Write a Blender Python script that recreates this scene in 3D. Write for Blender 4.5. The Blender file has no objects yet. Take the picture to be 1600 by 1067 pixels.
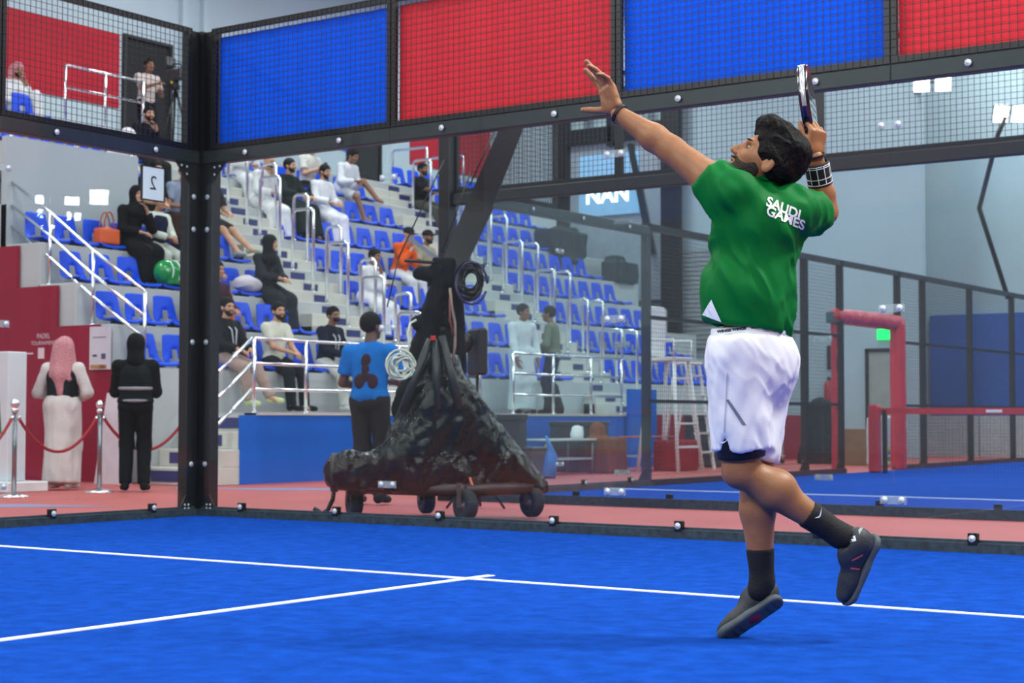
import bpy, bmesh, math, random
import numpy as np
from mathutils import Vector, Matrix, Euler
from mathutils.bvhtree import BVHTree

random.seed(7)
SC = bpy.context.scene
COL = SC.collection
PI = math.pi

# ------------------------------------------------------------------ camera
CAM = np.array([9.958, -9.777, 0.8015])
YAW, PIT, ROL, FPX = -0.608965, 0.045719, 0.001136, 2605.7
FW = np.array([math.sin(YAW)*math.cos(PIT), math.cos(YAW)*math.cos(PIT), math.sin(PIT)])
_rt = np.array([math.cos(YAW), -math.sin(YAW), 0.0]); _up = np.cross(_rt, FW)
RT = _rt*math.cos(ROL)+_up*math.sin(ROL); UP = -_rt*math.sin(ROL)+_up*math.cos(ROL)
cd = bpy.data.cameras.new('camera'); cam = bpy.data.objects.new('camera', cd); COL.objects.link(cam)
cam.matrix_world = Matrix(((RT[0], UP[0], -FW[0], CAM[0]), (RT[1], UP[1], -FW[1], CAM[1]), (RT[2], UP[2], -FW[2], CAM[2]), (0, 0, 0, 1)))
cd.sensor_fit = 'HORIZONTAL'; cd.sensor_width = 36.0; cd.lens = FPX/1600*36.0
cd.clip_start = 0.05; cd.clip_end = 300
cd.dof.use_dof = True; cd.dof.focus_distance = 6.0; cd.dof.aperture_fstop = 6.3
SC.camera = cam

# ------------------------------------------------------------------ world, lamps, exposure
w = bpy.data.worlds.new('world'); SC.world = w; w.use_nodes = True
bg = w.node_tree.nodes['Background']; bg.inputs[0].default_value = (0.75, 0.85, 1.0, 1); bg.inputs[1].default_value = 0.25
vs = SC.view_settings
vs.view_transform = 'Standard'; vs.look = 'None'; vs.exposure = 0.0; vs.gamma = 1.0; vs.use_curve_mapping = False
SC.cycles.transparent_max_bounces = 24
SC.cycles.max_bounces = 8

def area_lamp(name, loc, aim, sx, sy, energy, color=(1, 1, 1), spread=PI):
    l = bpy.data.lights.new(name, 'AREA'); l.shape = 'RECTANGLE'; l.size = sx; l.size_y = sy; l.energy = energy
    l.color = color; l.spread = spread
    o = bpy.data.objects.new(name, l); COL.objects.link(o); o.location = loc
    d = Vector(aim)-Vector(loc); o.rotation_euler = d.to_track_quat('-Z', 'Y').to_euler()
    return o

COOL = (0.97, 1.0, 0.96)
# rows of linear LED lamps under the hall roof
for ix, X in enumerate((-9.0, -2.5, 4.5, 11.5, 18.5)):
    for iy, Y in enumerate((-15.0, -6.5, 2.0, 10.5, 19.0)):
        area_lamp('ceiling_lamp', (X, Y, 9.9), (X, Y, 0), 0.7, 3.2, 280, COOL)
for X in (-1.0, 6.0, 13.0): area_lamp('ceiling_lamp', (X, 24.0, 9.9), (X, 24.0, 0), 3.2, 0.7, 345, COOL)  # extra unseen row, added to brighten the dark far walls
# floodlights on the poles of the near court (poles stand outside the frame)
for (X, Y, tx, ty, e) in ((-0.6, -6.2, 4.5, -5.2, 70), (10.9, -1.9, 6.0, -4.6, 560), (10.7, -14.5, 5.0, -1.0, 420), (-0.6, -14.5, 5.0, -1.0, 420)):
    area_lamp('court_floodlight', (X, Y, 7.2), (tx, ty, 1.2), 0.9, 0.6, e, COOL)

# ------------------------------------------------------------------ helpers
def P(x, y, depth):
    "a point seen at photo pixel (x, y), depth metres along the view axis"
    return CAM+depth*(FW+RT*(x-800)/FPX-UP*(y-533.5)/FPX)

def lin(h):
    if not isinstance(h, str): return tuple(h)
    h = h.lstrip('#'); c = [int(h[i:i+2], 16)/255 for i in (0, 2, 4)]
    return tuple(v/12.92 if v <= .04045 else ((v+.055)/1.055)**2.4 for v in c)

MATS = {}
def mat(name, color, rough=.55, metal=0., var=.06, vscale=6., bump=0., bscale=40., spec=.5, emit=0., coat=0., sheen=0., stretch=None, alpha=None):
    if name in MATS: return MATS[name]
    m = bpy.data.materials.new(name); m.use_nodes = True; nt = m.node_tree; b = nt.nodes['Principled BSDF']
    c = lin(color)
    b.inputs['Roughness'].default_value = rough; b.inputs['Metallic'].default_value = metal
    b.inputs['Specular IOR Level'].default_value = spec
    if coat: b.inputs['Coat Weight'].default_value = coat
    if sheen: b.inputs['Sheen Weight'].default_value = sheen
    tc = nt.nodes.new('ShaderNodeTexCoord'); mp = nt.nodes.new('ShaderNodeMapping')
    nt.links.new(tc.outputs['Object'], mp.inputs['Vector'])
    if stretch: mp.inputs['Scale'].default_value = stretch
    if var > 0:
        n = nt.nodes.new('ShaderNodeTexNoise'); n.inputs['Scale'].default_value = vscale; n.inputs['Detail'].default_value = 5
        nt.links.new(mp.outputs[0], n.inputs['Vector'])
        r = nt.nodes.new('ShaderNodeMapRange'); r.inputs['From Min'].default_value = .3; r.inputs['From Max'].default_value = .7
        r.inputs['To Min'].default_value = 1-var*1.6; r.inputs['To Max'].default_value = 1+var
        nt.links.new(n.outputs['Fac'], r.inputs['Value'])
        mx = nt.nodes.new('ShaderNodeMix'); mx.data_type = 'RGBA'; mx.blend_type = 'MULTIPLY'; mx.inputs[0].default_value = 1
        mx.inputs[6].default_value = (*c, 1); nt.links.new(r.outputs[0], mx.inputs[7])
        nt.links.new(mx.outputs[2], b.inputs['Base Color'])
        if emit: nt.links.new(mx.outputs[2], b.inputs['Emission Color'])
    else:
        b.inputs['Base Color'].default_value = (*c, 1)
        if emit: b.inputs['Emission Color'].default_value = (*c, 1)
    if emit: b.inputs['Emission Strength'].default_value = emit
    if bump > 0:
        n2 = nt.nodes.new('ShaderNodeTexNoise'); n2.inputs['Scale'].default_value = bscale; n2.inputs['Detail'].default_value = 4
        nt.links.new(mp.outputs[0], n2.inputs['Vector'])
        bp = nt.nodes.new('ShaderNodeBump'); bp.inputs['Strength'].default_value = bump; bp.inputs['Distance'].default_value = .02
        nt.links.new(n2.outputs['Fac'], bp.inputs['Height']); nt.links.new(bp.outputs[0], b.inputs['Normal'])
    MATS[name] = m
    return m

def glass_mat(name, tint, ior=1.45, rough=0.0, haze=0.0, hazecol=(.7, .8, .8)):
    m = bpy.data.materials.new(name); m.use_nodes = True; nt = m.node_tree
    for n in list(nt.nodes): nt.nodes.remove(n)
    out = nt.nodes.new('ShaderNodeOutputMaterial'); tr = nt.nodes.new('ShaderNodeBsdfTransparent'); gl = nt.nodes.new('ShaderNodeBsdfGlossy')
    fr = nt.nodes.new('ShaderNodeFresnel'); mx = nt.nodes.new('ShaderNodeMixShader')
    tr.inputs[0].default_value = (*tint, 1); gl.inputs['Roughness'].default_value = rough; ge = nt.nodes.new('ShaderNodeNewGeometry'); rg = nt.nodes.new('ShaderNodeMapRange')
    rg.inputs['To Min'].default_value = ior; rg.inputs['To Max'].default_value = 1/ior     # thin pane: both faces reflect alike
    nt.links.new(ge.outputs['Backfacing'], rg.inputs['Value']); nt.links.new(rg.outputs[0], fr.inputs['IOR'])
    nt.links.new(fr.outputs[0], mx.inputs[0])
    if haze > 0:      # thin pale diffuse film mixed unevenly over the pane
        df = nt.nodes.new('ShaderNodeBsdfDiffuse'); df.inputs[0].default_value = (*hazecol, 1)
        m2 = nt.nodes.new('ShaderNodeMixShader'); tc = nt.nodes.new('ShaderNodeTexCoord'); no = nt.nodes.new('ShaderNodeTexNoise')
        no.inputs['Scale'].default_value = 1.3; no.inputs['Detail'].default_value = 4; nt.links.new(tc.outputs['Object'], no.inputs['Vector'])
        mr = nt.nodes.new('ShaderNodeMapRange'); mr.inputs['To Min'].default_value = haze*.6; mr.inputs['To Max'].default_value = haze*1.4
        nt.links.new(no.outputs['Fac'], mr.inputs['Value']); nt.links.new(mr.outputs[0], m2.inputs[0])
        nt.links.new(tr.outputs[0], m2.inputs[1]); nt.links.new(df.outputs[0], m2.inputs[2]); nt.links.new(m2.outputs[0], mx.inputs[1])
    else: nt.links.new(tr.outputs[0], mx.inputs[1])
    nt.links.new(gl.outputs[0], mx.inputs[2]); nt.links.new(mx.outputs[0], out.inputs[0])
    MATS[name] = m
    return m

def obj(name, me, m=None, parent=None, loc=None):
    o = bpy.data.objects.new(name, me); COL.objects.link(o)
    if m is not None and me is not None and len(me.materials) == 0: me.materials.append(m)
    if parent is not None: o.parent = parent
    if loc is not None: o.location = loc
    return o

def empty(name, loc=(0, 0, 0), rz=0., parent=None):
    o = bpy.data.objects.new(name, None); COL.objects.link(o); o.location = loc; o.rotation_euler = (0, 0, rz); o.empty_display_size = .1
    if parent is not None: o.parent = parent
    return o

def tag(o, label=None, cat=None, group=None, kind=None):
    if label: o['label'] = label
    if cat: o['category'] = cat
    if group: o['group'] = group
    if kind: o['kind'] = kind
    return o

def rot(axis, a):
    return np.array(Matrix.Rotation(a, 3, axis))

class MB:
    "collects shapes and links them as one mesh object"
    def __init__(s): s.v = []; s.f = []; s.n = 0; s.sm = []
    def add(s, v, f, smooth=False):
        v = np.asarray(v, float); s.v.append(v)
        s.f += [tuple(int(i)+s.n for i in q) for q in f]; s.sm += [smooth]*len(f); s.n += len(v); return s
    def box(s, c, size, R=None, bev=0.):
        h = np.array(size)/2.
        if bev > 0 and min(h) > bev*1.01:
            pts = []; 
            for sx in (-1, 1):
                for sy in (-1, 1):
                    for sz in (-1, 1):
                        g = np.array((sx, sy, sz))
                        for ax in range(3):
                            q = g*(h-bev); q[ax] = g[ax]*h[ax]; pts.append(q)
            bm = bmesh.new()
            for q in pts: bm.verts.new(q)
            r = bmesh.ops.convex_hull(bm, input=bm.verts)
            bm.verts.ensure_lookup_table(); bm.verts.index_update()
            v = np.array([x.co[:] for x in bm.verts]); f = [[x.index for x in q.verts] for q in bm.faces]; bm.free()
        else:
            v = np.array([[x, y, z] for x in (-h[0], h[0]) for y in (-h[1], h[1]) for z in (-h[2], h[2])])
            f = [(0, 1, 3, 2), (4, 6, 7, 5), (0, 4, 5, 1), (2, 3, 7, 6), (0, 2, 6, 4), (1, 5, 7, 3)]
        if R is not None: v = v @ np.array(R).T
        return s.add(v+np.array(c), f)
    def bb(s, x0, x1, y0, y1, z0, z1, bev=0.):
        return s.box(((x0+x1)/2, (y0+y1)/2, (z0+z1)/2), (abs(x1-x0), abs(y1-y0), abs(z1-z0)), None, bev)
    def tube(s, path, r, n=8, cap=True, closed=False):
        pts = [np.array(q, float) for q in path]; m = len(pts); rr = r if hasattr(r, '__len__') else [r]*m
        vs_, T = [], []
        for i in range(m):
            a = pts[(i-1) % m] if (i > 0 or closed) else pts[i]; b = pts[(i+1) % m] if (i < m-1 or closed) else pts[i]
            d = b-a; T.append(d/(np.linalg.norm(d)+1e-9))
        nrm = np.cross(T[0], (0, 0, 1.)); 
        if np.linalg.norm(nrm) < .1: nrm = np.cross(T[0], (1., 0, 0))
        nrm /= np.linalg.norm(nrm)
        for i in range(m):
            nrm = nrm-T[i]*(nrm@T[i]); nrm /= np.linalg.norm(nrm)+1e-9; bn = np.cross(T[i], nrm)
            for k in range(n):
                a = 2*PI*(k+.5)/n; vs_.append(pts[i]+rr[i]*(math.cos(a)*nrm+math.sin(a)*bn))
        f = []
        for i in range(m if closed else m-1):
            j = (i+1) % m
            for k in range(n): f.append((i*n+k, i*n+(k+1) % n, j*n+(k+1) % n, j*n+k))
        if cap and not closed: f += [tuple(range(n-1, -1, -1)), tuple(range((m-1)*n, m*n))]
        return s.add(vs_, f, n > 4)
    def cyl(s, a, b, r, n=12, r2=None): return s.tube([a, b], [r, r if r2 is None else r2], n)
    def ball(s, c, r, n=10, m=7):
        r = np.array(r)*np.ones(3); v = [(0, 0, 1.)]
        for i in range(1, m):
            t = PI*i/m
            for k in range(n): v.append((math.sin(t)*math.cos(2*PI*k/n), math.sin(t)*math.sin(2*PI*k/n), math.cos(t)))
        v.append((0, 0, -1.)); f = []
        for k in range(n): f.append((0, 1+k, 1+(k+1) % n))
        for i in range(m-2):
            for k in range(n): a = 1+i*n; f.append((a+k, a+n+k, a+n+(k+1) % n, a+(k+1) % n))
        e = len(v)-1; a = 1+(m-2)*n
        for k in range(n): f.append((a+k, e, a+(k+1) % n))
        return s.add(np.array(v)*r+np.array(c), f, True)
    def prism(s, poly, d):
        "closed 3d polygon pushed along d"
        p = np.array(poly, float); n = len(p); v = np.vstack([p, p+np.array(d)])
        f = [tuple(range(n)), tuple(range(2*n-1, n-1, -1))]+[(i, i+n, (i+1) % n+n, (i+1) % n) for i in range(n)]
        return s.add(v, f)
    def lathe(s, c, prof, n=20):
        v = []; m = len(prof)
        for r, z in prof:
            for k in range(n): v.append((r*math.cos(2*PI*k/n)+c[0], r*math.sin(2*PI*k/n)+c[1], z+c[2]))
        f = [(i*n+k, i*n+(k+1) % n, (i+1)*n+(k+1) % n, (i+1)*n+k) for i in range(m-1) for k in range(n)]
        f += [tuple(range(n-1, -1, -1)), tuple(range((m-1)*n, m*n))]
        return s.add(v, f, True)
    def mesh(s, name='mesh'):
        me = bpy.data.meshes.new(name); v = np.vstack(s.v)
        me.from_pydata(v.tolist(), [], s.f); me.polygons.foreach_set('use_smooth', s.sm)
        bm = bmesh.new(); bm.from_mesh(me); bmesh.ops.recalc_face_normals(bm, faces=bm.faces); bm.to_mesh(me); bm.free()
        if any(s.sm) and not all(s.sm): pass
        me.update(); return me
    def build(s, name, m, parent=None, loc=None): return obj(name, s.mesh(name), m, parent, loc)

def part(name, m, parent, *boxes, bev=0.):
    b = MB()
    for q in boxes: b.bb(*q, bev=bev)
    return b.build(name, m, parent)

def text_geo(body, size, font_shear=0., align='CENTER', cuts=0, bold=0.):
    "flat text as vertices and faces, in the xy plane"
    cu = bpy.data.curves.new('text', 'FONT'); cu.body = body; cu.size = size; cu.align_x = align; cu.align_y = 'CENTER'; cu.offset = bold
    o = bpy.data.objects.new('text', cu); COL.objects.link(o)
    bpy.context.view_layer.update()
    me = bpy.data.meshes.new_from_object(o.evaluated_get(bpy.context.evaluated_depsgraph_get()))
    bm = bmesh.new(); bm.from_mesh(me); bmesh.ops.triangulate(bm, faces=bm.faces)
    for _ in range(cuts): bmesh.ops.subdivide_edges(bm, edges=bm.edges, cuts=1, use_grid_fill=True); bmesh.ops.triangulate(bm, faces=bm.faces)
    bm.verts.index_update()
    v = np.array([q.co[:] for q in bm.verts]).reshape(-1, 3); f = [[q.index for q in t.verts] for t in bm.faces]
    bm.free(); bpy.data.objects.remove(o); bpy.data.curves.remove(cu); bpy.data.meshes.remove(me)
    return v, f

def lettering(name, body, size, org, ux, uy, m, parent, bold=0.):
    "text laid on a plane: org centre, ux reading direction, uy up"
    v, f = text_geo(body, size, bold=bold); ux = np.array(ux, float); uy = np.array(uy, float)
    q = np.array(org)+v[:, :1]*ux+v[:, 1:2]*uy
    b = MB(); b.add(q, f); return b.build(name, m, parent)

# ------------------------------------------------------------------ materials
M_TURF = mat('turf', '#1753c0', .98, var=.15, vscale=9.0, bump=.8, bscale=220, spec=.03)
M_LINE = mat('white_line', '#f2f6fb', .8, var=.02, bump=.3, bscale=200, spec=.2)
M_PINK = mat('pink_floor', '#b65e5b', .6, var=.05, vscale=.8, spec=.25)
M_PATCH = mat('grey_blue_paint', '#7f86a8', .55, var=.04, vscale=2)
M_STEEL = mat('black_steel', '#0d1013', .42, var=.15, vscale=9, spec=.45)
M_STEEL2 = mat('grey_black_steel', '#192023', .45, var=.15, vscale=9, spec=.5)
M_WIRE = mat('black_wire', '#1a1d21', .5, var=0)
M_RAIL = mat('worn_black_rail', '#2b3a40', .6, var=.35, vscale=26)
M_ZINC = mat('zinc', '#ccd2d5', .4, .25, var=.05)
M_CHROME = mat('chrome', '#eef1f3', .22, 1., var=.02)
M_WALL = mat('hall_wall', '#b0c2cc', .7, var=.02, vscale=.6)
M_WALL2 = mat('hall_wall_far', '#9cb0ba', .75, var=.03, vscale=.6)
M_CONC = mat('painted_concrete', '#b3b9bb', .7, var=.06, vscale=1.5, bump=.1, bscale=18)
M_STEP = mat('step_white', '#c8c9c0', .65, var=.05, vscale=3)
M_NAVY = mat('navy_panel', '#27306b', .5, var=.08)
M_BLUEW = mat('blue_wall_paint', '#0062cc', .6, var=.05, vscale=1.2, spec=.15)
M_BLUEB = mat('blue_banner', '#005cf0', .6, var=.03, vscale=1.5, spec=.12)
M_REDB = mat('red_banner', '#e0343f', .6, var=.04, vscale=1.5, spec=.15)
M_REDD = mat('red_banner_wall', '#b02434', .6, var=.05, vscale=1.5, spec=.15)
M_BURG = mat('burgundy_board', '#8c1030', .5, var=.05, vscale=1.5, spec=.25)
M_SEAT = mat('blue_seat_plastic', '#0349d6', .4, var=.04, spec=.25)
M_WHITE = mat('white_paint', '#e6e9ea', .5, var=.03)
M_BLACK = mat('black_plastic', '#0e1012', .45, var=.05)
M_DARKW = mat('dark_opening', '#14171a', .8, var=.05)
M_RUBBER = mat('rubber', '#1d2022', .8, var=.1)
M_GLASS = glass_mat('court_glass', (.955, .985, .985), ior=1.30, haze=.006)
M_GLASS2 = glass_mat('court_glass_far', (.93, .975, .98), ior=1.30, haze=.010)
# ================================================================== SETTING
def slab(name, m, *b, label=None):
    o = part(name, m, None, *b); o['kind'] = 'structure'
    if label: tag(o, label, name.split('_')[0])
    return o

slab('floor', M_PINK, (-13, 32, -26, 34, -.25, -.012), label='salmon pink painted hall floor around the courts')
floor_near = slab('floor_court', M_TURF, (0, 10, -20, 0, -.1, 0), label='bright blue turf of the near court with white lines')
part('service_line', M_LINE, floor_near, (0.02, 9.98, -3.075, -3.025, -.01, .004))
part('centre_line', M_LINE, floor_near, (4.975, 5.025, -10, -2.85, -.01, .0045))
floor_far = slab('floor_court_far', M_TURF, (0, 10, 3.42, 23.4, -.1, 0), label='blue turf of the second court behind the glass')
part('service_line', M_LINE, floor_far, (0.02, 9.98, 6.42, 6.47, -.01, .004))
# painted diamond shapes on the pink floor
for (cx, cy, sx, sy) in ((-2.9, 4.35, 1.15, .55), (-2.6, .2, .9, .45)):
    b = MB(); b.prism([(cx-sx, cy-sy, -.012), (cx+sx*.1, cy-sy*.55, -.012), (cx+sx, cy+sy, -.012), (cx-sx*.1, cy+sy*.55, -.012)], (0, 0, .004))
    o = b.build('floor_marking', M_PATCH); o['kind'] = 'structure'

XR = -13.0
slab('wall_left', M_WALL, (XR-.3, XR, -26, 26.3, 0, 10.5), label='pale grey hall wall behind the grandstand')
slab('wall_far', M_WALL2, (XR, -2.38, 22.3, 22.5, 0, 10.5), label='grey end wall of the hall beyond the grandstand')
slab('wall_far_right', M_WALL2, (-13, 32, 26, 26.3, 0, 10.5), label='far grey wall above the blue padding')
slab('wall_right', M_WALL, (32, 32.3, -26, 26.3, 0, 10.5), label='hall wall on the far right side')
slab('wall_near', M_WALL, (-13, 32, -26.3, -26, 0, 10.5), label='hall wall behind the camera')
slab('ceiling', M_WALL, (-13.3, 32.3, -26.3, 26.3, 10.5, 10.7), label='pale hall ceiling with lamps')
# ribs of the wall cladding high on the left wall
for Y in (12.2, 12.75):
    o = part('trim_cladding', M_WALL, None, (XR, XR+.12, Y-.06, Y+.06, 5.9, 10.5)); o['kind'] = 'structure'

# pieces on the walls
def wall_sheet(name, m, label, cat, *b):
    o = part(name, m, None, *b); tag(o, label, cat); return o
wall_sheet('wall_banner', M_REDD, 'red wall banner at top left beside the dark doorway', 'banner', (XR+.005, XR+.03, 4.6, 10.68, 6.38, 7.72))
wall_sheet('wall_banner', M_BLUEB, 'blue wall banner above the grandstand, left of the second doorway', 'banner', (XR+.005, XR+.03, 12.9, 17.0, 6.44, 7.8))
wall_sheet('wall_banner', M_REDD, 'red wall banner behind the man in the black sweater', 'banner', (XR+.005, XR+.03, 19.15, 22.2, 6.44, 7.8))
for n, (y0, y1) in enumerate(((10.82, 11.9), (17.06, 18.05))):
    d = empty('door_%d' % (n+1), (XR, (y0+y1)/2, 5.32)); d['kind'] = 'structure'
    d['label'] = ('dark doorway behind the cameraman' if n == 0 else 'dark doorway at the top of the aisle'); d['category'] = 'door'
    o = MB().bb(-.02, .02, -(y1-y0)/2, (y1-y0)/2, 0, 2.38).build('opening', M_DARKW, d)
    f = MB(); h = (y1-y0)/2
    f.bb(0, .07, -h-.06, -h, 0, 2.44).bb(0, .07, h, h+.06, 0, 2.44).bb(0, .07, -h, h, 2.38, 2.44); f.build('door_frame', M_BLACK, d)
    if n == 1: MB().bb(.02, .05, -.1, h-.05, 1.6, 2.3).build('window_pane', mat('dark_blue_pane', '#16264c', .3), d)

# ================================================================== COURT ENCLOSURES
M_PLATE = glass_mat('clear_plate', (.78, .86, .86), haze=.22, hazecol=(.8, .86, .86))

def disc_mesh(r, t):
    b = MB(); b.lathe((0, 0, 0), [(r, 0), (r, t*.6), (r*.75, t), (r*.35, t), (r*.3, t*1.6), (0.001, t*1.6)], 12); return b.mesh('bolt')
BOLT = disc_mesh(.022, .008); BOLT.materials.append(M_ZINC)
SBOLT = disc_mesh(.010, .005); SBOLT.materials.append(M_ZINC)

class Wall:
    "wall frame of a court: s runs along the wall, d outwards, z up"
    def __init__(s, O, u, n): s.O = np.array((*O, 0.)); s.u = np.array((*u, 0.)); s.n = np.array((*n, 0.))
    def p(s, a, d, z): return s.O+a*s.u+d*s.n+np.array((0, 0, z))
    def box(s, b, s0, s1, d0, d1, z0, z1, bev=0.):
        p, q = s.p(s0, d0, z0), s.p(s1, d1, z1); return b.bb(p[0], q[0], p[1], q[1], p[2], q[2], bev)

def bolt(W, a, d, z, parent, me=BOLT):
    o = bpy.data.objects.new('bolt', me); COL.objects.link(o); o.parent = parent
    o.location = W.p(a, d, z); o.rotation_euler = Vector(-W.n).to_track_quat('Z', 'Y').to_euler(); return o

def mesh_panel(W, root, s0, s1, z0, z1, d=.035, t=.04, grid=.05, wr=.0018, dw=0.):
    b = MB()
    W.box(b, s0, s1, d-t/2, d+t/2, z0, z0+t); W.box(b, s0, s1, d-t/2, d+t/2, z1-t, z1)
    W.box(b, s0, s0+t, d-t/2, d+t/2, z0+t, z1-t); W.box(b, s1-t, s1, d-t/2, d+t/2, z0+t, z1-t)
    f = b.build('mesh_frame', M_STEEL, root)
    g = MB(); dd = d-t/2-wr-.001+dw; n = int(round((s1-s0)/grid))
    for i in range(n+1):
        a = s0+(s1-s0)*i/n; W.box(g, a-wr, a+wr, dd-wr, dd+wr, z0, z1)
    n = int(round((z1-z0)/grid))
    for i in range(n+1):
        z = z0+(z1-z0)*i/n; W.box(g, s0, s1, dd-wr, dd+wr, z-wr, z+wr)
    o = g.build('wire_grid', M_WIRE, f); o['kind'] = 'stuff'
    return f

def glass_part(W, root, edges, top=3.0, gm=None, plates=(.30, 1.48, 2.62), detail=True, base_d=.012):
    for a, c in zip(edges[:-1], edges[1:]):
        b = MB(); W.box(b, a+.003, c-.003, 0, .012, .05, top-.005); b.build('glass_pane', gm or M_GLASS, root)
        b = MB(); W.box(b, a, c, -.02, .05, -.01, .058); W.box(b, a, c, .02, .05, .058, .075); b.build('base_rail', M_RAIL, root)
        b = MB(); W.box(b, a, c, .013, .11, top-.105, top+.005, .006); bm_ = b.build('top_beam', M_STEEL2, root)
        for q in (.25, .75):
            if detail: bolt(W, a+(c-a)*q, -.001, top-.05, bm_)
            b = MB(); W.box(b, a+(c-a)*q-.03, a+(c-a)*q+.03, -.024, .02, .045, .118, .004); cl = b.build('glass_clip', M_STEEL, root)
            if detail: bolt(W, a+(c-a)*q, -.025, .085, cl)
    if detail:
        for a in edges[1:-1]:
            for z in plates:
                b = MB(); W.box(b, a-.085, a+.085, -.008, -.001, z-.026, z+.026); pl = b.build('joint_plate', M_PLATE, root)
                for q in (-.055, .055): bolt(W, a+q, -.009, z, pl)

def posts(W, root, s0, s1, d0, d1, z1, gus=True, sgn=1):
    b = MB(); W.box(b, s0, s1, d0, d1, -.01, z1, .006); o = b.build('corner_post', M_STEEL, root)
    g = MB(); p = [W.p(s0, d0-.004, .01), W.p(s1+sgn*.10 if sgn > 0 else s0-.10, d0-.004, .01)]
    a, e = (s0, s1+.10) if sgn > 0 else (s0-.10, s1)
    poly = [W.p(a, d0-.006, .01), W.p(e, d0-.006, .01), W.p(e-.1 if sgn > 0 else e, d0-.006, .17), W.p(a if sgn > 0 else a+.1, d0-.006, .17)]
    g.prism(poly, W.n*.012); gg = g.build('gusset_plate', M_STEEL, o)
    for z in (.06, .09): 
        for q in (.03, .07): bolt(W, s0+(s1-s0)*.5+q*sgn, d0-.008, z, gg, SBOLT)
    for z in (.42, 1.42, 2.35, 2.62): bolt(W, (s0+s1)/2, d0-.004, z, o)
    return o

# near court: back wall (with the banners) and left side wall
WB = Wall((0, 0), (1, 0), (0, 1))
wb = tag(empty('glass_back_wall', (0, 0, 0)), 'glass back wall of the near court with dark steel beam and mesh above', 'glass wall')
glass_part(WB, wb, [0, 2, 4, 6, 8, 10])
for a in (0, 2, 4, 6, 8): mesh_panel(WB, wb, a+(.1 if a == 0 else 0), a+2, 3.01, 4.01)
part('corner_infill', M_STEEL, wb, (-.07, .012, -.012, .07, -.01, 4.0)); posts(WB, wb, 0.0, .105, .03, .13, 4.0)
WS = Wall((0, 0), (0, -1), (-1, 0))
ws = tag(empty('glass_side_wall', (0, 0, 0)), 'glass side wall of the near court at left with open mesh above', 'glass wall')
glass_part(WS, ws, [0, 2, 4])
for a in (0, 2): mesh_panel(WS, ws, a+(.1 if a == 0 else 0), a+2, 3.01, 4.01)
posts(WS, ws, 0.0, .105, .03, .13, 4.0)
for wall, WW in ((wb, WB), (ws, WS)):      # triangular gussets under the beam at the corner
    g = MB(); g.prism([WW.p(.1, .03, 2.9), WW.p(.26, .03, 2.9), WW.p(.1, .03, 2.72)], WW.n*.01); o = g.build('corner_gusset', M_STEEL, wall)
    for q, z in ((.13, 2.86), (.19, 2.865), (.13, 2.80)): bolt(WW, q, .028, z, o, SBOLT)

# banners hung behind the mesh of the back wall
for i, (x0, x1, m, word) in enumerate(((.13, 1.985, M_BLUEB, 'blue banner next to the corner post'), (2.03, 3.97, M_REDB, 'red banner behind the raised open hand'),
                                     (4.03, 5.97, M_BLUEB, 'blue banner above the player and racket'), (6.03, 7.97, M_REDB, 'red banner at the top right edge'))):
    b = MB(); n = 24; v = []; f = []
    for k in range(n+1):
        x = x0+(x1-x0)*k/n
        for z in (3.055, 3.95): v.append((x, .085+.004*math.sin(k*1.9+i), z))
        for z in (3.95, 3.055): v.append((x, .089+.004*math.sin(k*1.9+i), z))
    for k in range(n):
        for j in range(4): f.append((k*4+j, k*4+(j+1) % 4, (k+1)*4+(j+1) % 4, (k+1)*4+j))
    f += [(0, 1, 2, 3), tuple(n*4+j for j in (3, 2, 1, 0))]
    b.add(v, f); o = b.build('mesh_banner', m)
    tag(o, word+' of the glass back wall', 'banner')
    if i == 3:
        c = MB(); c.ball((6.62, .075, 3.80), (.06, .004, .06)); c.build('banner_print', M_WHITE, o)

# number plate on the side glass, seen from the back
o = MB().bb(-.035, -.02, -.375, -.135, 2.52, 2.79, .004).build('number_plate', mat('plate_grey', '#e2eaf0', .4, var=.03))
o.location = (0, -.25, .02)
tag(o, 'pale plate with a mirrored number 2 on the side glass', 'sign')
lettering('number', '2', .16, (-.0185, -.255, 2.655), (0, -1, 0), (0, 0, 1), M_BLACK, o)
fr = MB()
for (a, c, e, g) in ((-.378, -.368, 2.52, 2.79), (-.142, -.132, 2.52, 2.79), (-.378, -.132, 2.515, 2.525), (-.378, -.132, 2.785, 2.795)): fr.bb(-.036, -.017, a, c, e, g)
fr.build('plate_frame', M_STEEL2, o)

# second court behind
W2 = Wall((0, 3.4), (1, 0), (0, -1))
w2 = tag(empty('far_glass_end_wall', (0, 3.4, 0)), 'glass end wall of the second court behind the pink strip', 'glass wall')
def shift(root):
    # children were built in world coordinates: undo the parent's offset
    for ch in root.children: ch.location = Vector(ch.location)-root.location
glass_part(W2, w2, [0, 2, 4, 6, 8, 10], gm=M_GLASS2)
for a in (0, 2, 4, 6, 8): mesh_panel(W2, w2, a+(.1 if a == 0 else 0), a+2, 3.01, 4.01)
posts(W2, w2, -.02, .12, .03, .15, 4.0); shift(w2)
W3 = Wall((0, 3.4), (0, 1), (-1, 0))
w3 = tag(empty('far_side_wall', (0, 3.4, 0)), 'glass and mesh side wall of the second court running into the distance', 'fence')
glass_part(W3, w3, [0, 2, 4], gm=M_GLASS2, top=3.08)
mesh_panel(W3, w3, .1, 2, 3.09, 4.05); 
FP = [4.0, 6.2, 8.4, 9.62, 11.82, 12.9, 15.1, 17.35, 20.0]
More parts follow.
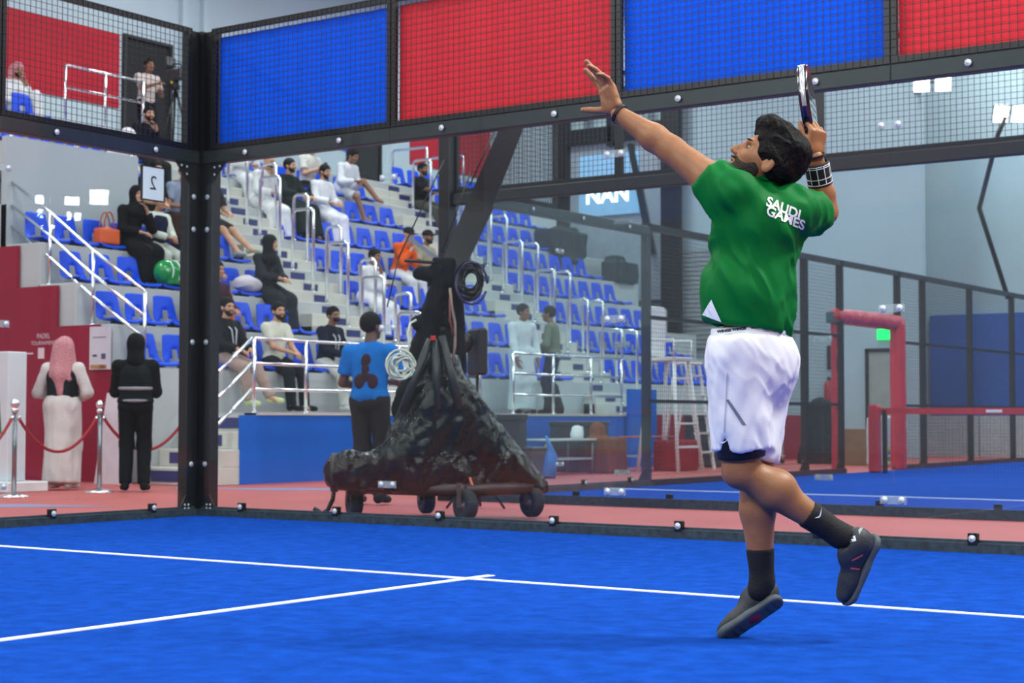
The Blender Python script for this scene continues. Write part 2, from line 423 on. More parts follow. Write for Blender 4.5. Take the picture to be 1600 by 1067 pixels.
for i, a in enumerate(FP):
    b = MB(); W3.box(b, a-.045, a+.045, .03, .12, 0, 3.12, .005); po = b.build('fence_post', M_STEEL, w3)
    g = MB(); g.prism([W3.p(a-.045, .07, 0), W3.p(a-.26, .07, 0), W3.p(a-.045, .07, .22)], W3.n*.012); g.build('gusset_plate', M_STEEL, po)
for a, c in zip(FP[:-1], FP[1:]):
    b = MB(); W3.box(b, a, c, .03, .09, 3.04, 3.12); b.build('top_rail', M_STEEL, w3)
    if abs(a-9.62) < .01: continue            # the gate gap beside the net
    b = MB(); W3.box(b, a, c, .03, .07, 1.98, 2.02); W3.box(b, a, c, .03, .07, .98, 1.02); W3.box(b, a, c, -.02, .09, 0, .07); b.build('cross_rail', M_STEEL, w3)
    g = MB(); n = int(round((c-a)/.05))
    for k in range(n+1): x = a+(c-a)*k/n; W3.box(g, x-.0016, x+.0016, .024, .0272, .06, 3.04)
    for k in range(60): z = .07+.05*k; W3.box(g, a, c, .024, .0272, z-.0016, z+.0016)
    o = g.build('wire_grid', M_WIRE, w3); o['kind'] = 'stuff'
shift(w3)
# ================================================================== GRANDSTAND
XF, ZP, X1, TD, TH = -4.34, .86, -5.4, .70, .557
Y0S, Y1S = 4.5, 21.0
AISLES = ((8.75, 10.15), (14.4, 15.65))
XT = lambda r: X1-TD*(r-1)
ZT = lambda r: ZP+TH*r
gs = tag(empty('grandstand', (XF, Y0S, 0)), 'stepped pale concrete grandstand with blue front wall', 'grandstand', kind='structure')
def gpart(name, m, *b, parent=None, bev=0.):
    o = part(name, m, parent or gs, *b, bev=bev)
    if parent is None: o.location = -gs.location
    return o
gpart('platform', M_CONC, (X1-.3, XF, 5.24, Y1S, .3, ZP))
gpart('front_wall', M_BLUEW, (XF, XF+.03, 4.93, 14.1, -.01, ZP-.03)) 
gpart('platform_edge', M_STEP, (XF-.2, XF+.045, 5.24, 14.1, ZP-.03, ZP+.005))
gpart('front_wall_end', M_BURG, (XF, XF+.03, 14.1, Y1S, -.01, ZP))
for i in range(4):
    st = gpart('front_step', M_STEP, (-5.4, XF+.02, 4.33+.303*i, 5.3, .2125*i-.012, .2125*(i+1)-.012), bev=.008)
    gpart('riser_panel', M_NAVY, (-5.2, -4.62, 4.318+.303*i, 4.33+.303*i, .2125*i+.03, .2125*(i+1)-.05), parent=st)
for r in range(1, 9):
    x0 = XT(r+1)-.05 if r < 8 else XR+.002
    seg = [(Y0S, Y1S)]
    t = gpart('tier', M_CONC, (x0, XT(r), Y0S, Y1S, ZT(r)-.75 if r > 1 else -.01, ZT(r)), bev=.01)
    for (a0, a1) in AISLES:
        yc = (a0+a1)/2+(r-4)*.06
        gpart('riser_panel', M_NAVY, (XT(r)-.004, XT(r)+.008, yc-.16, yc+.16, ZT(r)-.145, ZT(r)-.045), parent=t)
        for j in (1, 2):
            zt = ZT(r-1)+TH*j/3; xd = XT(r)+TD*(3-j)/3
            s = gpart('aisle_step', M_STEP, (XT(r)-.02, xd, a0, a1, ZT(r-1)-.02, zt), bev=.008)
            gpart('riser_panel', M_NAVY, (xd-.004, xd+.008, yc-.16+.02*j, yc+.16+.02*j, zt-.145, zt-.045), parent=s)
# raised block at the left end: parapet wall over the fourth row
gpart('parapet_wall', mat('parapet_grey', '#aab6bb', .45, var=.03, vscale=1.2), (XT(5)-.12, XT(5)+.002, Y0S, 6.80, ZT(4)-.1, 4.56))
gpart('upper_deck', M_CONC, (XT(7), XT(5)-.12, Y0S, 6.80, 4.1, 4.5))
gpart('inner_end_wall', M_CONC, (XR+.002, XT(1)-.02, Y0S+.02, Y0S+.08, -.01, ZT(1)-.02))

# burgundy stepped board in front of the end of the stand, with prints
b = MB(); poly = [(-5.98, -.01), (-5.98, 1.43), (-6.30, 1.43), (-6.30, 1.97), (-7.10, 1.97), (-7.10, 2.50), (-7.89, 2.50), (-7.89, 3.06), (-8.75, 3.06), (-8.75, -.01)]
b.prism([(x, 4.44, z) for x, z in poly], (0, .04, 0))
board = tag(b.build('stepped_board', M_BURG), 'burgundy stepped board covering the end of the grandstand', 'board')
M_PRINT = mat('pale_print', '#d8c3cb', .6, var=.05)
for (x, z, t, s) in ((-7.35, 1.85, 'PADEL', .09), (-7.35, 1.76, 'TOURNAMENT', .07), (-6.98, 1.58, 'SA', .12), (-6.93, 1.12, 'A', .17), (-7.05, .80, 'TP', .07), (-6.93, .50, 'B', .15), (-7.05, .05, 'UP', .1)):
    lettering('print', t, s, (x, 4.438, z), (1, 0, 0), (0, 0, 1), M_PRINT, board)
part('print_logo', M_PRINT, board, (-7.95, -7.55, 4.435, 4.441, 1.62, 1.64))
part('print_logo', M_PRINT, board, (-7.45, -7.33, 4.435, 4.441, 1.56, 1.70))
pn = tag(MB().bb(-6.42, -6.06, 4.40, 4.435, 1.40, 1.94).build('info_poster', mat('poster_paper', '#c9c3cf', .6, var=.04)), 'small pale poster fixed to the burgundy board', 'poster')
part('poster_print', mat('poster_ink', '#4b4d63', .6), pn, (-6.36, -6.12, 4.398, 4.401, 1.80, 1.81))
part('poster_print', MATS['poster_ink'], pn, (-6.36, -6.28, 4.398, 4.401, 1.56, 1.59))
part('poster_print', MATS['poster_ink'], pn, (-6.20, -6.12, 4.398, 4.401, 1.53, 1.60))
part('poster_picture', mat('poster_orange', '#b07a4a', .6, var=.5, vscale=14), pn, (-6.40, -6.10, 4.397, 4.401, 1.41, 1.46))

# ---- stadium seats
def seat_mesh():
    prof = [(.235, -.035), (.225, .0), (.16, .012), (.06, .005), (-.04, .004), (-.10, .012), (-.140, .04), (-.158, .085), (-.168, .14), (-.178, .20), (-.190, .27), (-.202, .33), (-.212, .375), (-.216, .392)]
    U = [-1, -.93, -.75, -.5, -.25, 0, .25, .5, .75, .93, 1]; V = []
    for i, (x, z) in enumerate(prof):
        wd = .215 if i < 7 else .215-.055*(i-6)/7
        if i == len(prof)-1: wd -= .03
        for u in U: V.append((x-.012*abs(u)**2*(1 if i > 7 else 0), u*wd, z+(.022*abs(u)**3 if i < 7 else 0)))
    n = len(U); F = []
    for i in range(len(prof)-1):
        for j in range(n-1):
            if i == 6 and j in (3, 4, 5, 6): continue
            if i in (7, 8) and j in (4, 5): continue
            F.append((i*n+j, i*n+j+1, (i+1)*n+j+1, (i+1)*n+j))
    me = bpy.data.meshes.new('stadium_seat'); me.from_pydata(V, [], F)
    bm = bmesh.new(); bm.from_mesh(me); bmesh.ops.recalc_face_normals(bm, faces=bm.faces)
    bmesh.ops.solidify(bm, geom=bm.faces[:], thickness=.011); bmesh.ops.recalc_face_normals(bm, faces=bm.faces)
    for f in bm.faces: f.smooth = True
    bm.to_mesh(me); bm.free()
    me.materials.append(M_SEAT); return me
SEAT = seat_mesh()
fb = MB(); fb.bb(-.10, .15, -.03, .03, -.05, .0); SFOOT = fb.mesh('seat_foot'); SFOOT.materials.append(M_BLACK)
ORD = ['first', 'second', 'third', 'fourth', 'fifth', 'sixth', 'seventh', 'eighth', 'ninth', 'tenth']
def seat(r, y, label):
    o = bpy.data.objects.new('stadium_seat', SEAT); COL.objects.link(o)
    o.location = (XT(r)-.225, y, ZT(r)+.055); o.rotation_euler = (0, 0, random.uniform(-.03, .03))
    tag(o, label, 'seat', 'blue stadium seats on the grandstand')
    f = bpy.data.objects.new('seat_foot', SFOOT); COL.objects.link(f); f.parent = o
    return o
ROWN = {1: 'front row', 2: 'second row', 3: 'third row', 4: 'fourth row', 5: 'fifth row', 6: 'sixth row', 7: 'seventh row', 8: 'eighth row', 9: 'top row'}
SKIP = set()
for r in range(1, 9):
    for blk, (ys, nn, where) in enumerate(((4.77, 8, 'left block'), (10.42, 8, 'middle block'), (15.92, 8, 'far block'))):
        for k in range(nn):
            y = ys+.49*k
            if blk == 0 and r in (5, 6) and y < 6.95: continue
            if r == 8 and blk == 0 and y > 7.0: continue
            if r == 8 and blk == 1: continue
            if (r, blk, k) in SKIP: continue
            seat(r, y, 'blue plastic stadium seat, %s of the %s, %s from its left end' % (ROWN[r], where, ORD[k]))

# ---- chrome handrails
def loop_rail(X, Y, zlo, zhi, span, h, label):
    "an inverted U standing on two steps of the aisle"
    xa, xb = X+span/2, X-span/2; top = zhi+h; R = .07; b = MB()
    path = [(xa, Y, zlo), (xa, Y, top-R)]+[(xa-R*(1-math.cos(a)), Y, top-R+R*math.sin(a)) for a in (PI/6, PI/3, PI/2)]
    path += [(xb+R*(1-math.cos(a)), Y, top-R+R*math.sin(a)) for a in (PI/2, PI/3, PI/6)]+[(xb, Y, top-R), (xb, Y, zhi)]
    b.tube(path, .025, 10); o = b.build('aisle_handrail', M_CHROME)
    tag(o, label, 'handrail', 'chrome loop handrails in the aisles')
    c = MB()
    for x, z in ((xa, zlo), (xb, zhi)): c.lathe((x, Y, z), [(.045, 0), (.045, .008), (.025, .02), (.022, .03)], 12)
    c.build('base_flange', M_CHROME, o)
for ai, (a0, a1) in enumerate(AISLES):
    for r in range(1, 8):
        for side in ((0,) if ai == 0 else (0, 1)):
            if r == 7 and side == 1: continue
            yy = a0+.62 if side == 0 else a1-.12
            loop_rail(XT(r)+.18, yy, ZT(r-1)+(TH/3), ZT(r), .42, .92,
                      'chrome loop handrail in the %s aisle beside the %s%s' % (('near', 'far')[ai], ROWN[r], '' if ai == 0 else (', aisle centre', ', aisle edge')[side]))
for r in (2, 3, 4, 5, 6):
    loop_rail(XT(r)+.18, AISLES[0][1]-.06, ZT(r-1)+(TH/3), ZT(r), .30, .72, 'chrome loop handrail on the far edge of the near aisle beside the %s' % ROWN[r])

def run_rail(name, pts, hs, label, post_i=None, r=.02):
    "several parallel rails over a run of base points, with posts"
    root = tag(empty(name, pts[0]), label, 'railing'); base = np.array(pts[0])
    for k, p in enumerate(pts):
        if post_i is not None and k not in post_i: continue
        q = np.array(p)-base; b = MB(); b.cyl(q, q+(0, 0, max(hs)), r*1.1, 10); b.lathe(q, [(.05, 0), (.05, .01), (.026, .02)], 12); b.build('rail_post', M_CHROME, root)
    for h in hs:
        b = MB(); b.tube([np.array(p)-base+(0, 0, h) for p in pts], r, 10); b.build('rail', M_CHROME, root)
    return root
run_rail('sloping_handrail', [(-5.62, 4.58, 1.42), (-6.58, 4.58, 1.98), (-7.42, 4.58, 2.53), (-8.36, 4.58, 3.08)], (.95, .64, .36), 'chrome three-bar handrail sloping up the end of the stand')
run_rail('front_railing', [(XF-.1, y, ZP) for y in (5.3, 6.25, 7.2, 8.15, 9.1, 10.05)], (.92, .61, .29), 'chrome three-bar railing along the front platform left of the crane')
run_rail('front_railing', [(XF-.1, y, ZP) for y in (10.9, 12.0, 13.1, 14.05)], (.92, .61, .29), 'chrome three-bar railing along the front platform right of the crane')
run_rail('stair_railing', [(XF-.08, 4.36, .2), (XF-.08, 5.24, .86)], (.92, .61, .29), 'chrome stair railing rising to the front platform', post_i=(0,))
# rails of the upper deck at top left
run_rail('deck_railing', [(XT(8)-.1, 7.3, ZT(8)), (XT(8)-.1, 8.1, ZT(8)), (XT(8)-.1, 8.9, ZT(8))], (.95, .6), 'grey two-bar railing on the upper deck by the doorway')
run_rail('deck_railing', [(XT(5)-.06, 4.6, 4.56), (XT(5)-.06, 5.7, 4.56), (XT(5)-.06, 6.7, 4.56)], (.3,), 'low chrome rail along the top of the parapet wall')
for Y, nm in ((16.95, 'left'), (18.2, 'right')):
    loop_rail(XT(8)-.95, Y, ZT(8), ZT(8), .9, 1.0, 'chrome loop rail at the %s side of the upper doorway' % nm)
# ================================================================== SOFT BODIES
# smooth unions of tapered limbs and ellipsoids, turned into one continuous surface
def unit(v): v = np.asarray(v, float); return v/(np.linalg.norm(v)+1e-12)
def cone(a, b, ra, rb, k=.02, cap=0): return ('c', np.array(a, float), np.array(b, float), ra, rb, k, cap)
def ell(c, r, R=None, k=.02, sub=False): return ('e', np.array(c, float), np.array(r, float)*np.ones(3), None if R is None else np.array(R, float), k, sub)
def rbox(c, h, R=None, rnd=.01, k=.02, sub=False): return ('b', np.array(c, float), np.array(h, float), None if R is None else np.array(R, float), rnd, k, sub)
def slab3(a, b, c, r, k=.03): return ('t', np.array(a, float), np.array(b, float), np.array(c, float), r, k)
def axes(x, z):
    "rotation whose columns are the local axes: x forward, z up"
    x = unit(x); y = unit(np.cross(z, x)); z = np.cross(x, y); return np.stack([x, y, z], 1)

def prim_bounds(p):
    if p[0] == 'c': r = max(p[3], p[4]); return np.minimum(p[1], p[2])-r, np.maximum(p[1], p[2])+r
    if p[0] == 'e': r = p[2].max(); return p[1]-r, p[1]+r
    if p[0] == 'b': r = np.linalg.norm(p[2])+p[4]; return p[1]-r, p[1]+r
    q = np.stack(p[1:4]); return q.min(0)-p[4], q.max(0)+p[4]

def prim_eval(p, X):
    t = p[0]
    if t == 'c':
        a, b, ra, rb, k, cap = p[1:]; ba = b-a; L2 = max(ba@ba, 1e-9); pa = X-a
        h = pa@ba/L2; hc = np.clip(h, 0, 1); d = np.linalg.norm(pa-hc[..., None]*ba, axis=-1)-(ra+(rb-ra)*hc)
        L = math.sqrt(L2)
        if cap & 1: d = np.maximum(d, -h*L)
        if cap & 2: d = np.maximum(d, (h-1)*L)
        return d, k, False
    if t == 'e':
        c, r, R, k, sub = p[1:]; q = X-c
        if R is not None: q = q@R
        k0 = np.linalg.norm(q/r, axis=-1); k1 = np.linalg.norm(q/(r*r), axis=-1)
        return k0*(k0-1)/(k1+1e-9), k, sub
    if t == 'b':
        c, h, R, rnd, k, sub = p[1:]; q = X-c
        if R is not None: q = q@R
        q = np.abs(q)-h; return np.linalg.norm(np.maximum(q, 0), axis=-1)+np.minimum(q.max(-1), 0)-rnd, k, sub
    a, b, c, r, k = p[1:]      # rounded triangle sheet
    ba, cb, ac = b-a, c-b, a-c; nor = np.cross(ba, ac); pa, pb, pc = X-a, X-b, X-c
    s = np.sign(pa@np.cross(ba, nor))+np.sign(pb@np.cross(cb, nor))+np.sign(pc@np.cross(ac, nor))
    def seg(pq, e): return ((pq-np.clip(pq@e/(e@e), 0, 1)[..., None]*e)**2).sum(-1)
    e = np.minimum(np.minimum(seg(pa, ba), seg(pb, cb)), seg(pc, ac)); pl = (pa@nor)**2/(nor@nor)
    return np.sqrt(np.where(s < 2, e, pl))-r, k, False

def blob(prims, h, smooth=1, cuts=(), shell=None):
    "surface of the smooth union: vertices and quads"
    lo = np.min([prim_bounds(p)[0] for p in prims], 0)-3*h; hi = np.max([prim_bounds(p)[1] for p in prims], 0)+3*h
    n = np.ceil((hi-lo)/h).astype(int)+1
    ax = [(lo[i]+h*np.arange(n[i])).astype(np.float32) for i in range(3)]
    D = np.full(n, 1.0, np.float32)
    for p in prims:
        b0, b1 = prim_bounds(p); kk = prim_k(p); i0 = np.clip(((b0-lo-kk-3*h)/h).astype(int), 0, n-1); i1 = np.clip(((b1-lo+kk+3*h)/h).astype(int)+2, 1, n)
        sl = tuple(slice(i0[i], i1[i]) for i in range(3))
        X = np.stack(np.meshgrid(*(ax[i][sl[i]] for i in range(3)), indexing='ij'), -1)
        d, k, sub = prim_eval(p, X); A = D[sl]
        if sub: d = -d; m = np.maximum(A, d)+np.maximum(k-np.abs(A-d), 0)**2/(4*k+1e-9)
        else: m = np.minimum(A, d)-np.maximum(k-np.abs(A-d), 0)**2/(4*k+1e-9)
        D[sl] = m
    for (pt, nr) in cuts:
        nr = unit(nr); q = ((ax[0]-pt[0])*nr[0])[:, None, None]+((ax[1]-pt[1])*nr[1])[None, :, None]+((ax[2]-pt[2])*nr[2])[None, None, :]
        D = np.maximum(D, q.astype(np.float32))
    return nets(D, lo, h, smooth)

def prim_k(p): return {'c': lambda: p[5], 'e': lambda: p[4], 'b': lambda: p[5], 't': lambda: p[5]}[p[0]]()

def nets(D, lo, h, smooth):
    S = D < 0; n = np.array(D.shape)
    cnt = np.zeros(n-1, np.int8)
    for dx in (0, 1):
        for dy in (0, 1):
            for dz in (0, 1): cnt += S[dx:n[0]-1+dx, dy:n[1]-1+dy, dz:n[2]-1+dz]
    C = np.argwhere((cnt > 0) & (cnt < 8)); idx = np.full(n-1, -1, np.int32); idx[tuple(C.T)] = np.arange(len(C))
    acc = np.zeros((len(C), 3)); num = np.zeros(len(C)); cor = [(dx, dy, dz) for dx in (0, 1) for dy in (0, 1) for dz in (0, 1)]
    val = {c: D[tuple((C+c).T)] for c in cor}
    for a in cor:
        for axi in range(3):
            if a[axi]: continue
            b = list(a); b[axi] = 1; b = tuple(b); va, vb = val[a], val[b]; m = (va < 0) != (vb < 0)
            t = np.where(m, va/(va-vb+1e-12), 0); q = np.array(a, float)[None]+t[:, None]*np.eye(3)[axi]
            acc += np.where(m[:, None], q, 0); num += m
    V = lo+h*(C+acc/num[:, None])
    F = []
    for axi in range(3):
        o1, o2 = (axi+1) % 3, (axi+2) % 3
        s0 = [slice(None)]*3; s1 = [slice(None)]*3; s0[axi] = slice(0, -1); s1[axi] = slice(1, None)
        A, B = S[tuple(s0)], S[tuple(s1)]; E = np.argwhere(A != B)
        E = E[(E[:, o1] > 0) & (E[:, o2] > 0) & (E[:, o1] < n[o1]-1) & (E[:, o2] < n[o2]-1)]
        e1 = np.zeros(3, int); e1[o1] = 1; e2 = np.zeros(3, int); e2[o2] = 1
        q = np.stack([idx[tuple((E-e1-e2).T)], idx[tuple((E-e2).T)], idx[tuple(E.T)], idx[tuple((E-e1).T)]], 1)
        flip = ~A[tuple(E.T)]; q[flip] = q[flip][:, ::-1]; F.append(q)
    F = np.vstack(F)
    for _ in range(smooth): V = relax(V, F)
    return V, F

def relax(V, F, w=.5):
    s = np.zeros_like(V); c = np.zeros(len(V))
    for a, b in ((0, 1), (1, 2), (2, 3), (3, 0)):
        np.add.at(s, F[:, a], V[F[:, b]]); np.add.at(s, F[:, b], V[F[:, a]]); np.add.at(c, F[:, a], 1); np.add.at(c, F[:, b], 1)
    return V*(1-w)+w*s/np.maximum(c, 1)[:, None]

def vnormals(V, F):
    fn = np.cross(V[F[:, 2]]-V[F[:, 0]], V[F[:, 3]]-V[F[:, 1]]); N = np.zeros_like(V)
    for j in range(4): np.add.at(N, F[:, j], fn)
    return N/(np.linalg.norm(N, axis=1)[:, None]+1e-12)

_rng = np.random.RandomState(3); _TAB = _rng.rand(32, 32, 32).astype(np.float32)
def vnoise(X):
    "smooth value noise, one number per point"
    i = np.floor(X).astype(int); f = X-i; f = f*f*(3-2*f); r = 0
    for a in (0, 1):
        for b in (0, 1):
            for c in (0, 1):
                w_ = (f[:, 0] if a else 1-f[:, 0])*(f[:, 1] if b else 1-f[:, 1])*(f[:, 2] if c else 1-f[:, 2])
                r = r+w_*_TAB[(i[:, 0]+a) & 31, (i[:, 1]+b) & 31, (i[:, 2]+c) & 31]
    return r-.5
def folds(V, F, amp, across=18., along=3., dirn=(0, 0, 1), seed=0., sharp=True):
    "push cloth folds that run along dirn into a surface"
    d = unit(dirn); R = axes(d, (.3, .5, .8) if abs(d[2]) < .9 else (1, 0, 0)); Q = V@R
    wv = np.stack([Q[:, 0]*along, Q[:, 1]*across, Q[:, 2]*across], 1)+seed*7.3
    wv[:, 1:] += 1.2*np.stack([vnoise(Q*5+seed), vnoise(Q*5+9+seed)], 1)
    a = vnoise(wv); a = (.5-np.abs(a)*2.2) if sharp else a*1.6
    return V+vnormals(V, F)*(a*amp)[:, None]

def quads(name, V, F, m, parent=None, extra=()):
    "link a mesh of quads; extra: (V, F, material index) pieces of the same skin; m may be a list"
    ms = m if isinstance(m, (list, tuple)) else [m]
    Vs = [V]; Fs = [F]; mi = [np.zeros(len(F), int)]; n = len(V)
    for (v, f, k) in extra: Vs.append(v); Fs.append(np.asarray(f)+n); mi.append(np.full(len(f), k)); n += len(v)
    V = np.vstack(Vs); F = np.vstack(Fs); mi = np.concatenate(mi)
    me = bpy.data.meshes.new(name); me.vertices.add(len(V)); me.vertices.foreach_set('co', V.astype(np.float32).ravel())
    me.loops.add(F.size); me.loops.foreach_set('vertex_index', F.ravel().astype(np.int32))
    me.polygons.add(len(F)); me.polygons.foreach_set('loop_start', np.arange(0, F.size, 4, dtype=np.int32)); me.polygons.foreach_set('loop_total', np.full(len(F), 4, np.int32))
    me.polygons.foreach_set('use_smooth', np.ones(len(F), bool)); me.polygons.foreach_set('material_index', mi.astype(np.int32))
    for q in ms: me.materials.append(q)
    me.update(calc_edges=True)
    return obj(name, me, None, parent)

def blob_obj(name, prims, h, m, parent=None, smooth=1, cuts=(), fold=None, extra=()):
    V, F = blob(prims, h, smooth, cuts)
    if fold:
        for q in (fold if isinstance(fold, list) else [fold]): V = folds(V, F, **q)
    return quads(name, V, F, m, parent, extra)

def ik(a, c, l1, l2, pole):
    "elbow or knee between a and c"
    a, c = np.array(a, float), np.array(c, float); d = c-a; L = np.linalg.norm(d); e = d/L
    if L > (l1+l2)*.998: c = a+e*(l1+l2)*.998; L = (l1+l2)*.998
    x = (l1*l1-l2*l2+L*L)/(2*L); hgt = math.sqrt(max(l1*l1-x*x, 0)); p = np.array(pole, float); p = p-e*(p@e)
    return a+e*x+unit(p)*hgt, c

# ---- hands: wrist at the origin, fingers along +x, palm down (-z), thumb on the +y side
def hand_prims(curl=.35, spread=.12, thumb=.6, s=1., gripr=None, curls=None, k=.010, fat=1.):
    pr = [rbox((.047*s, 0, 0), (.033*s, .026*s, .006*s), None, .009*s, .015), ell((.012*s, 0, 0), (.03*s, .026*s, .018*s), None, .015),
          ell((.035*s, .024*s, -.008*s), (.028*s, .016*s, .014*s), None, .012)]
    L = [(.030, .76, .62), (.034, .80, .64), (.0315, .80, .64), (.024, .78, .64)]
    for i in range(4):
        y = (.0285-.019*i)*s; x0 = (.085-(0, -.003, .001, .008)[i])*s; a = spread*(1.5-i)*.8
        p = np.array((x0, y, .002*s)); ang = 0; l = L[i][0]*s*1.35; r = (.0092, .0095, .009, .0078)[i]*s*fat
        cu = curls[i] if curls else curl
        pr.append(cone((x0-.03*s, y*.9, 0), p, r*1.15, r*1.08, .008))
        for j, f in enumerate((1., L[i][1], L[i][2])):
            ang += cu*(.75, 1.1, .8)[j]
            d = np.array((math.cos(ang)*math.cos(a), math.cos(ang)*math.sin(a), -math.sin(ang)))
            q = p+d*l*f; pr.append(cone(p, q, r*(1.04-.1*j), r*(.95-.1*j), .0035)); p = q
    t0 = np.array((.018, .026, -.006))*s; d = unit((.72*(1-thumb)+.35, .75*thumb+.25, -.28)); t1 = t0+d*.042*s
    d2 = unit(d+np.array((.35, -.12, -.18))*(1 if thumb < .75 else .25)); t2 = t1+d2*.034*s; t3 = t2+unit(d2+np.array((.25, -.08, -.1))*(1 if thumb < .75 else 0))*.027*s
    pr += [cone(t0, t1, .0135*s, .0115*s, .012), cone(t1, t2, .0112*s, .0105*s, .004), cone(t2, t3, .0102*s, .0085*s, .004)]
    return pr
def xf(V, R, t): return V@np.asarray(R).T+np.asarray(t)
_hc = {}
def hand_mesh(kind, left, h=.0065):
    if (kind, left, h) not in _hc:
        V, F = blob(hand_prims(**{'relaxed': dict(curl=.38, thumb=.45), 'grip': dict(curl=1.05, thumb=.35, spread=.04), 'flat': dict(curl=.1, thumb=.5)}[kind]), h, 0)
        if left: V = V*np.array((1, -1, 1)); F = F[:, ::-1]
        _hc[kind, left, h] = (V, F)
    return _hc[kind, left, h]

# ---- head: centre at the ears, face +x, crown +z, about 0.235 m tall
def head_prims():
    return [ell((-.012, 0, .042), (.098, .077, .088), None, .02), ell((.030, 0, -.022), (.066, .060, .078), None, .03), ell((.052, 0, -.082), (.036, .036, .026), None, .03),
            ell((.072, 0, .030), (.026, .052, .014), None, .016), cone((.088, 0, .018), (.112, 0, -.024), .0085, .0125, .012), ell((.100, .012, -.028), (.010, .009, .008), None, .006), ell((.100, -.012, -.028), (.010, .009, .008), None, .006),
            ell((.092, 0, -.053), (.012, .024, .008), None, .006), ell((.088, 0, -.066), (.012, .020, .007), None, .006), ell((.096, 0, -.0595), (.010, .022, .0022), None, .003, True),
            ell((.060, .036, -.018), (.026, .022, .020), None, .02), ell((.060, -.036, -.018), (.026, .022, .020), None, .02),
            ell((.086, .031, .010), (.018, .016, .011), None, .008, True), ell((.086, -.031, .010), (.018, .016, .011), None, .008, True),
            ell((-.008, .078, -.004), (.021, .009, .032), rot('Z', -.35), .006), ell((-.008, -.078, -.004), (.021, .009, .032), rot('Z', .35), .006),
            ell((.000, .086, .000), (.010, .006, .017), rot('Z', -.35), .004, True), ell((.000, -.086, .000), (.010, .006, .017), rot('Z', .35), .004, True)]
_h1 = {}
def head_mesh(h=.0075):
    if h not in _h1: _h1[h] = blob(head_prims(), h, 0)
    return _h1[h]
def ball_q(c, r, n=8, m=6):
    v = []; f = []
    for i in range(m+1):
        t = PI*i/m
        for k in range(n): v.append(np.array(c)+np.array(r)*(math.sin(t)*math.cos(2*PI*k/n), math.sin(t)*math.sin(2*PI*k/n), math.cos(t)))
    for i in range(m):
        for k in range(n): f.append((i*n+k, (i+1)*n+k, (i+1)*n+(k+1) % n, i*n+(k+1) % n))
    return np.array(v), np.array(f)
def face_bits():
    "eyes, pupils and brows: (V, F, material) 1 white, 2 dark"
    out = []
    for s in (-1, 1):
        out.append((*ball_q((.0765, s*.031, .009), (.0085, .0115, .0065)), 1)); out.append((*ball_q((.0815, s*.031, .009), (.0045, .0052, .0058)), 2))
        v, f = ball_q((.091, s*.032, .030), (.006, .019, .0035)); v = v+np.stack([-(np.abs(v[:, 1])-.03)*.5, v[:, 1]*0, v[:, 1]*0], 1); out.append((v, f, 2))
    return out
def hair_prims(style='short'):
    t = .009 if style != 'buzz' else .008
    p = [ell((-.016, 0, .048), (.100+t, .079+t, .090+t), None, .02), ell((-.045, 0, .018), (.060+t*.7, .072+t*.5, .062), None, .02)]
    if style == 'curly': p += [ell((.03*math.cos(a)*1.6-.01, .06*math.sin(a), .125), (.04, .035, .028), None, .02) for a in np.linspace(0, 6, 8)]
    # carve the face and the ears free
    p += [ell((.108, 0, -.03), (.085, .12, .098), None, .008, True), ell((.0, .095, -.055), (.06, .035, .075), None, .008, True), ell((.0, -.095, -.055), (.06, .035, .075), None, .008, True), ell((.03, 0, -.12), (.12, .12, .07), None, .008, True)]
    return p
def beard_prims():
    return [ell((.030, 0, -.030), (.068, .064, .076), None, .02), ell((.055, 0, -.086), (.042, .042, .030), None, .02), ell((.100, 0, -.047), (.009, .027, .006), None, .008),
            ell((.075, 0, .012), (.07, .085, .048), None, .006, True), ell((-.055, 0, -.03), (.06, .12, .12), None, .006, True), ell((.105, 0, -.058), (.02, .018, .009), None, .003, True), ell((.07, .047, -.022), (.035, .022, .022), None, .006, True), ell((.07, -.047, -.022), (.035, .022, .022), None, .006, True), ell((.105, 0, -.025), (.03, .02, .018), None, .004, True)]

SKINS = {}
def skin(c):
    if c not in SKINS: SKINS[c] = mat('skin_'+c.strip('#'), c, .5, var=.08, vscale=14, bump=.05, bscale=120, spec=.4)
    return SKINS[c]
M_EYE = mat('eye_white', '#a89e95', .3, var=0); M_HAIR = mat('black_hair', '#100e0e', .6, var=.35, vscale=60, bump=.5, bscale=70, stretch=(.5, 1.6, .8), spec=.12)
M_BEARD = mat('short_beard', '#2c211c', .8, var=.3, vscale=80, spec=.1)
M_HAIRG = mat('grey_stubble', '#4a4038', .7, var=.2, vscale=60)
# ================================================================== THE PLAYER
D0 = 6.02
def pp(x, y, dz=0.): return P(x, y, D0+dz)
pl = tag(empty('person', P(1185, 1000, D0)), 'padel player in green polo and white shorts leaping with a raised racket', 'person')
pl.location.z = 0; PLO = np.array(pl.location)
def q_(v): return np.asarray(v)-PLO
def pj(x, y, dz=0.): return q_(pp(x, y, dz))
VR, VU, VD = RT, UP, FW        # picture directions at the player's place: right, up, away
SK = mat('player_skin', '#96653f', .48, var=.10, vscale=16, bump=.06, bscale=150, spec=.45)
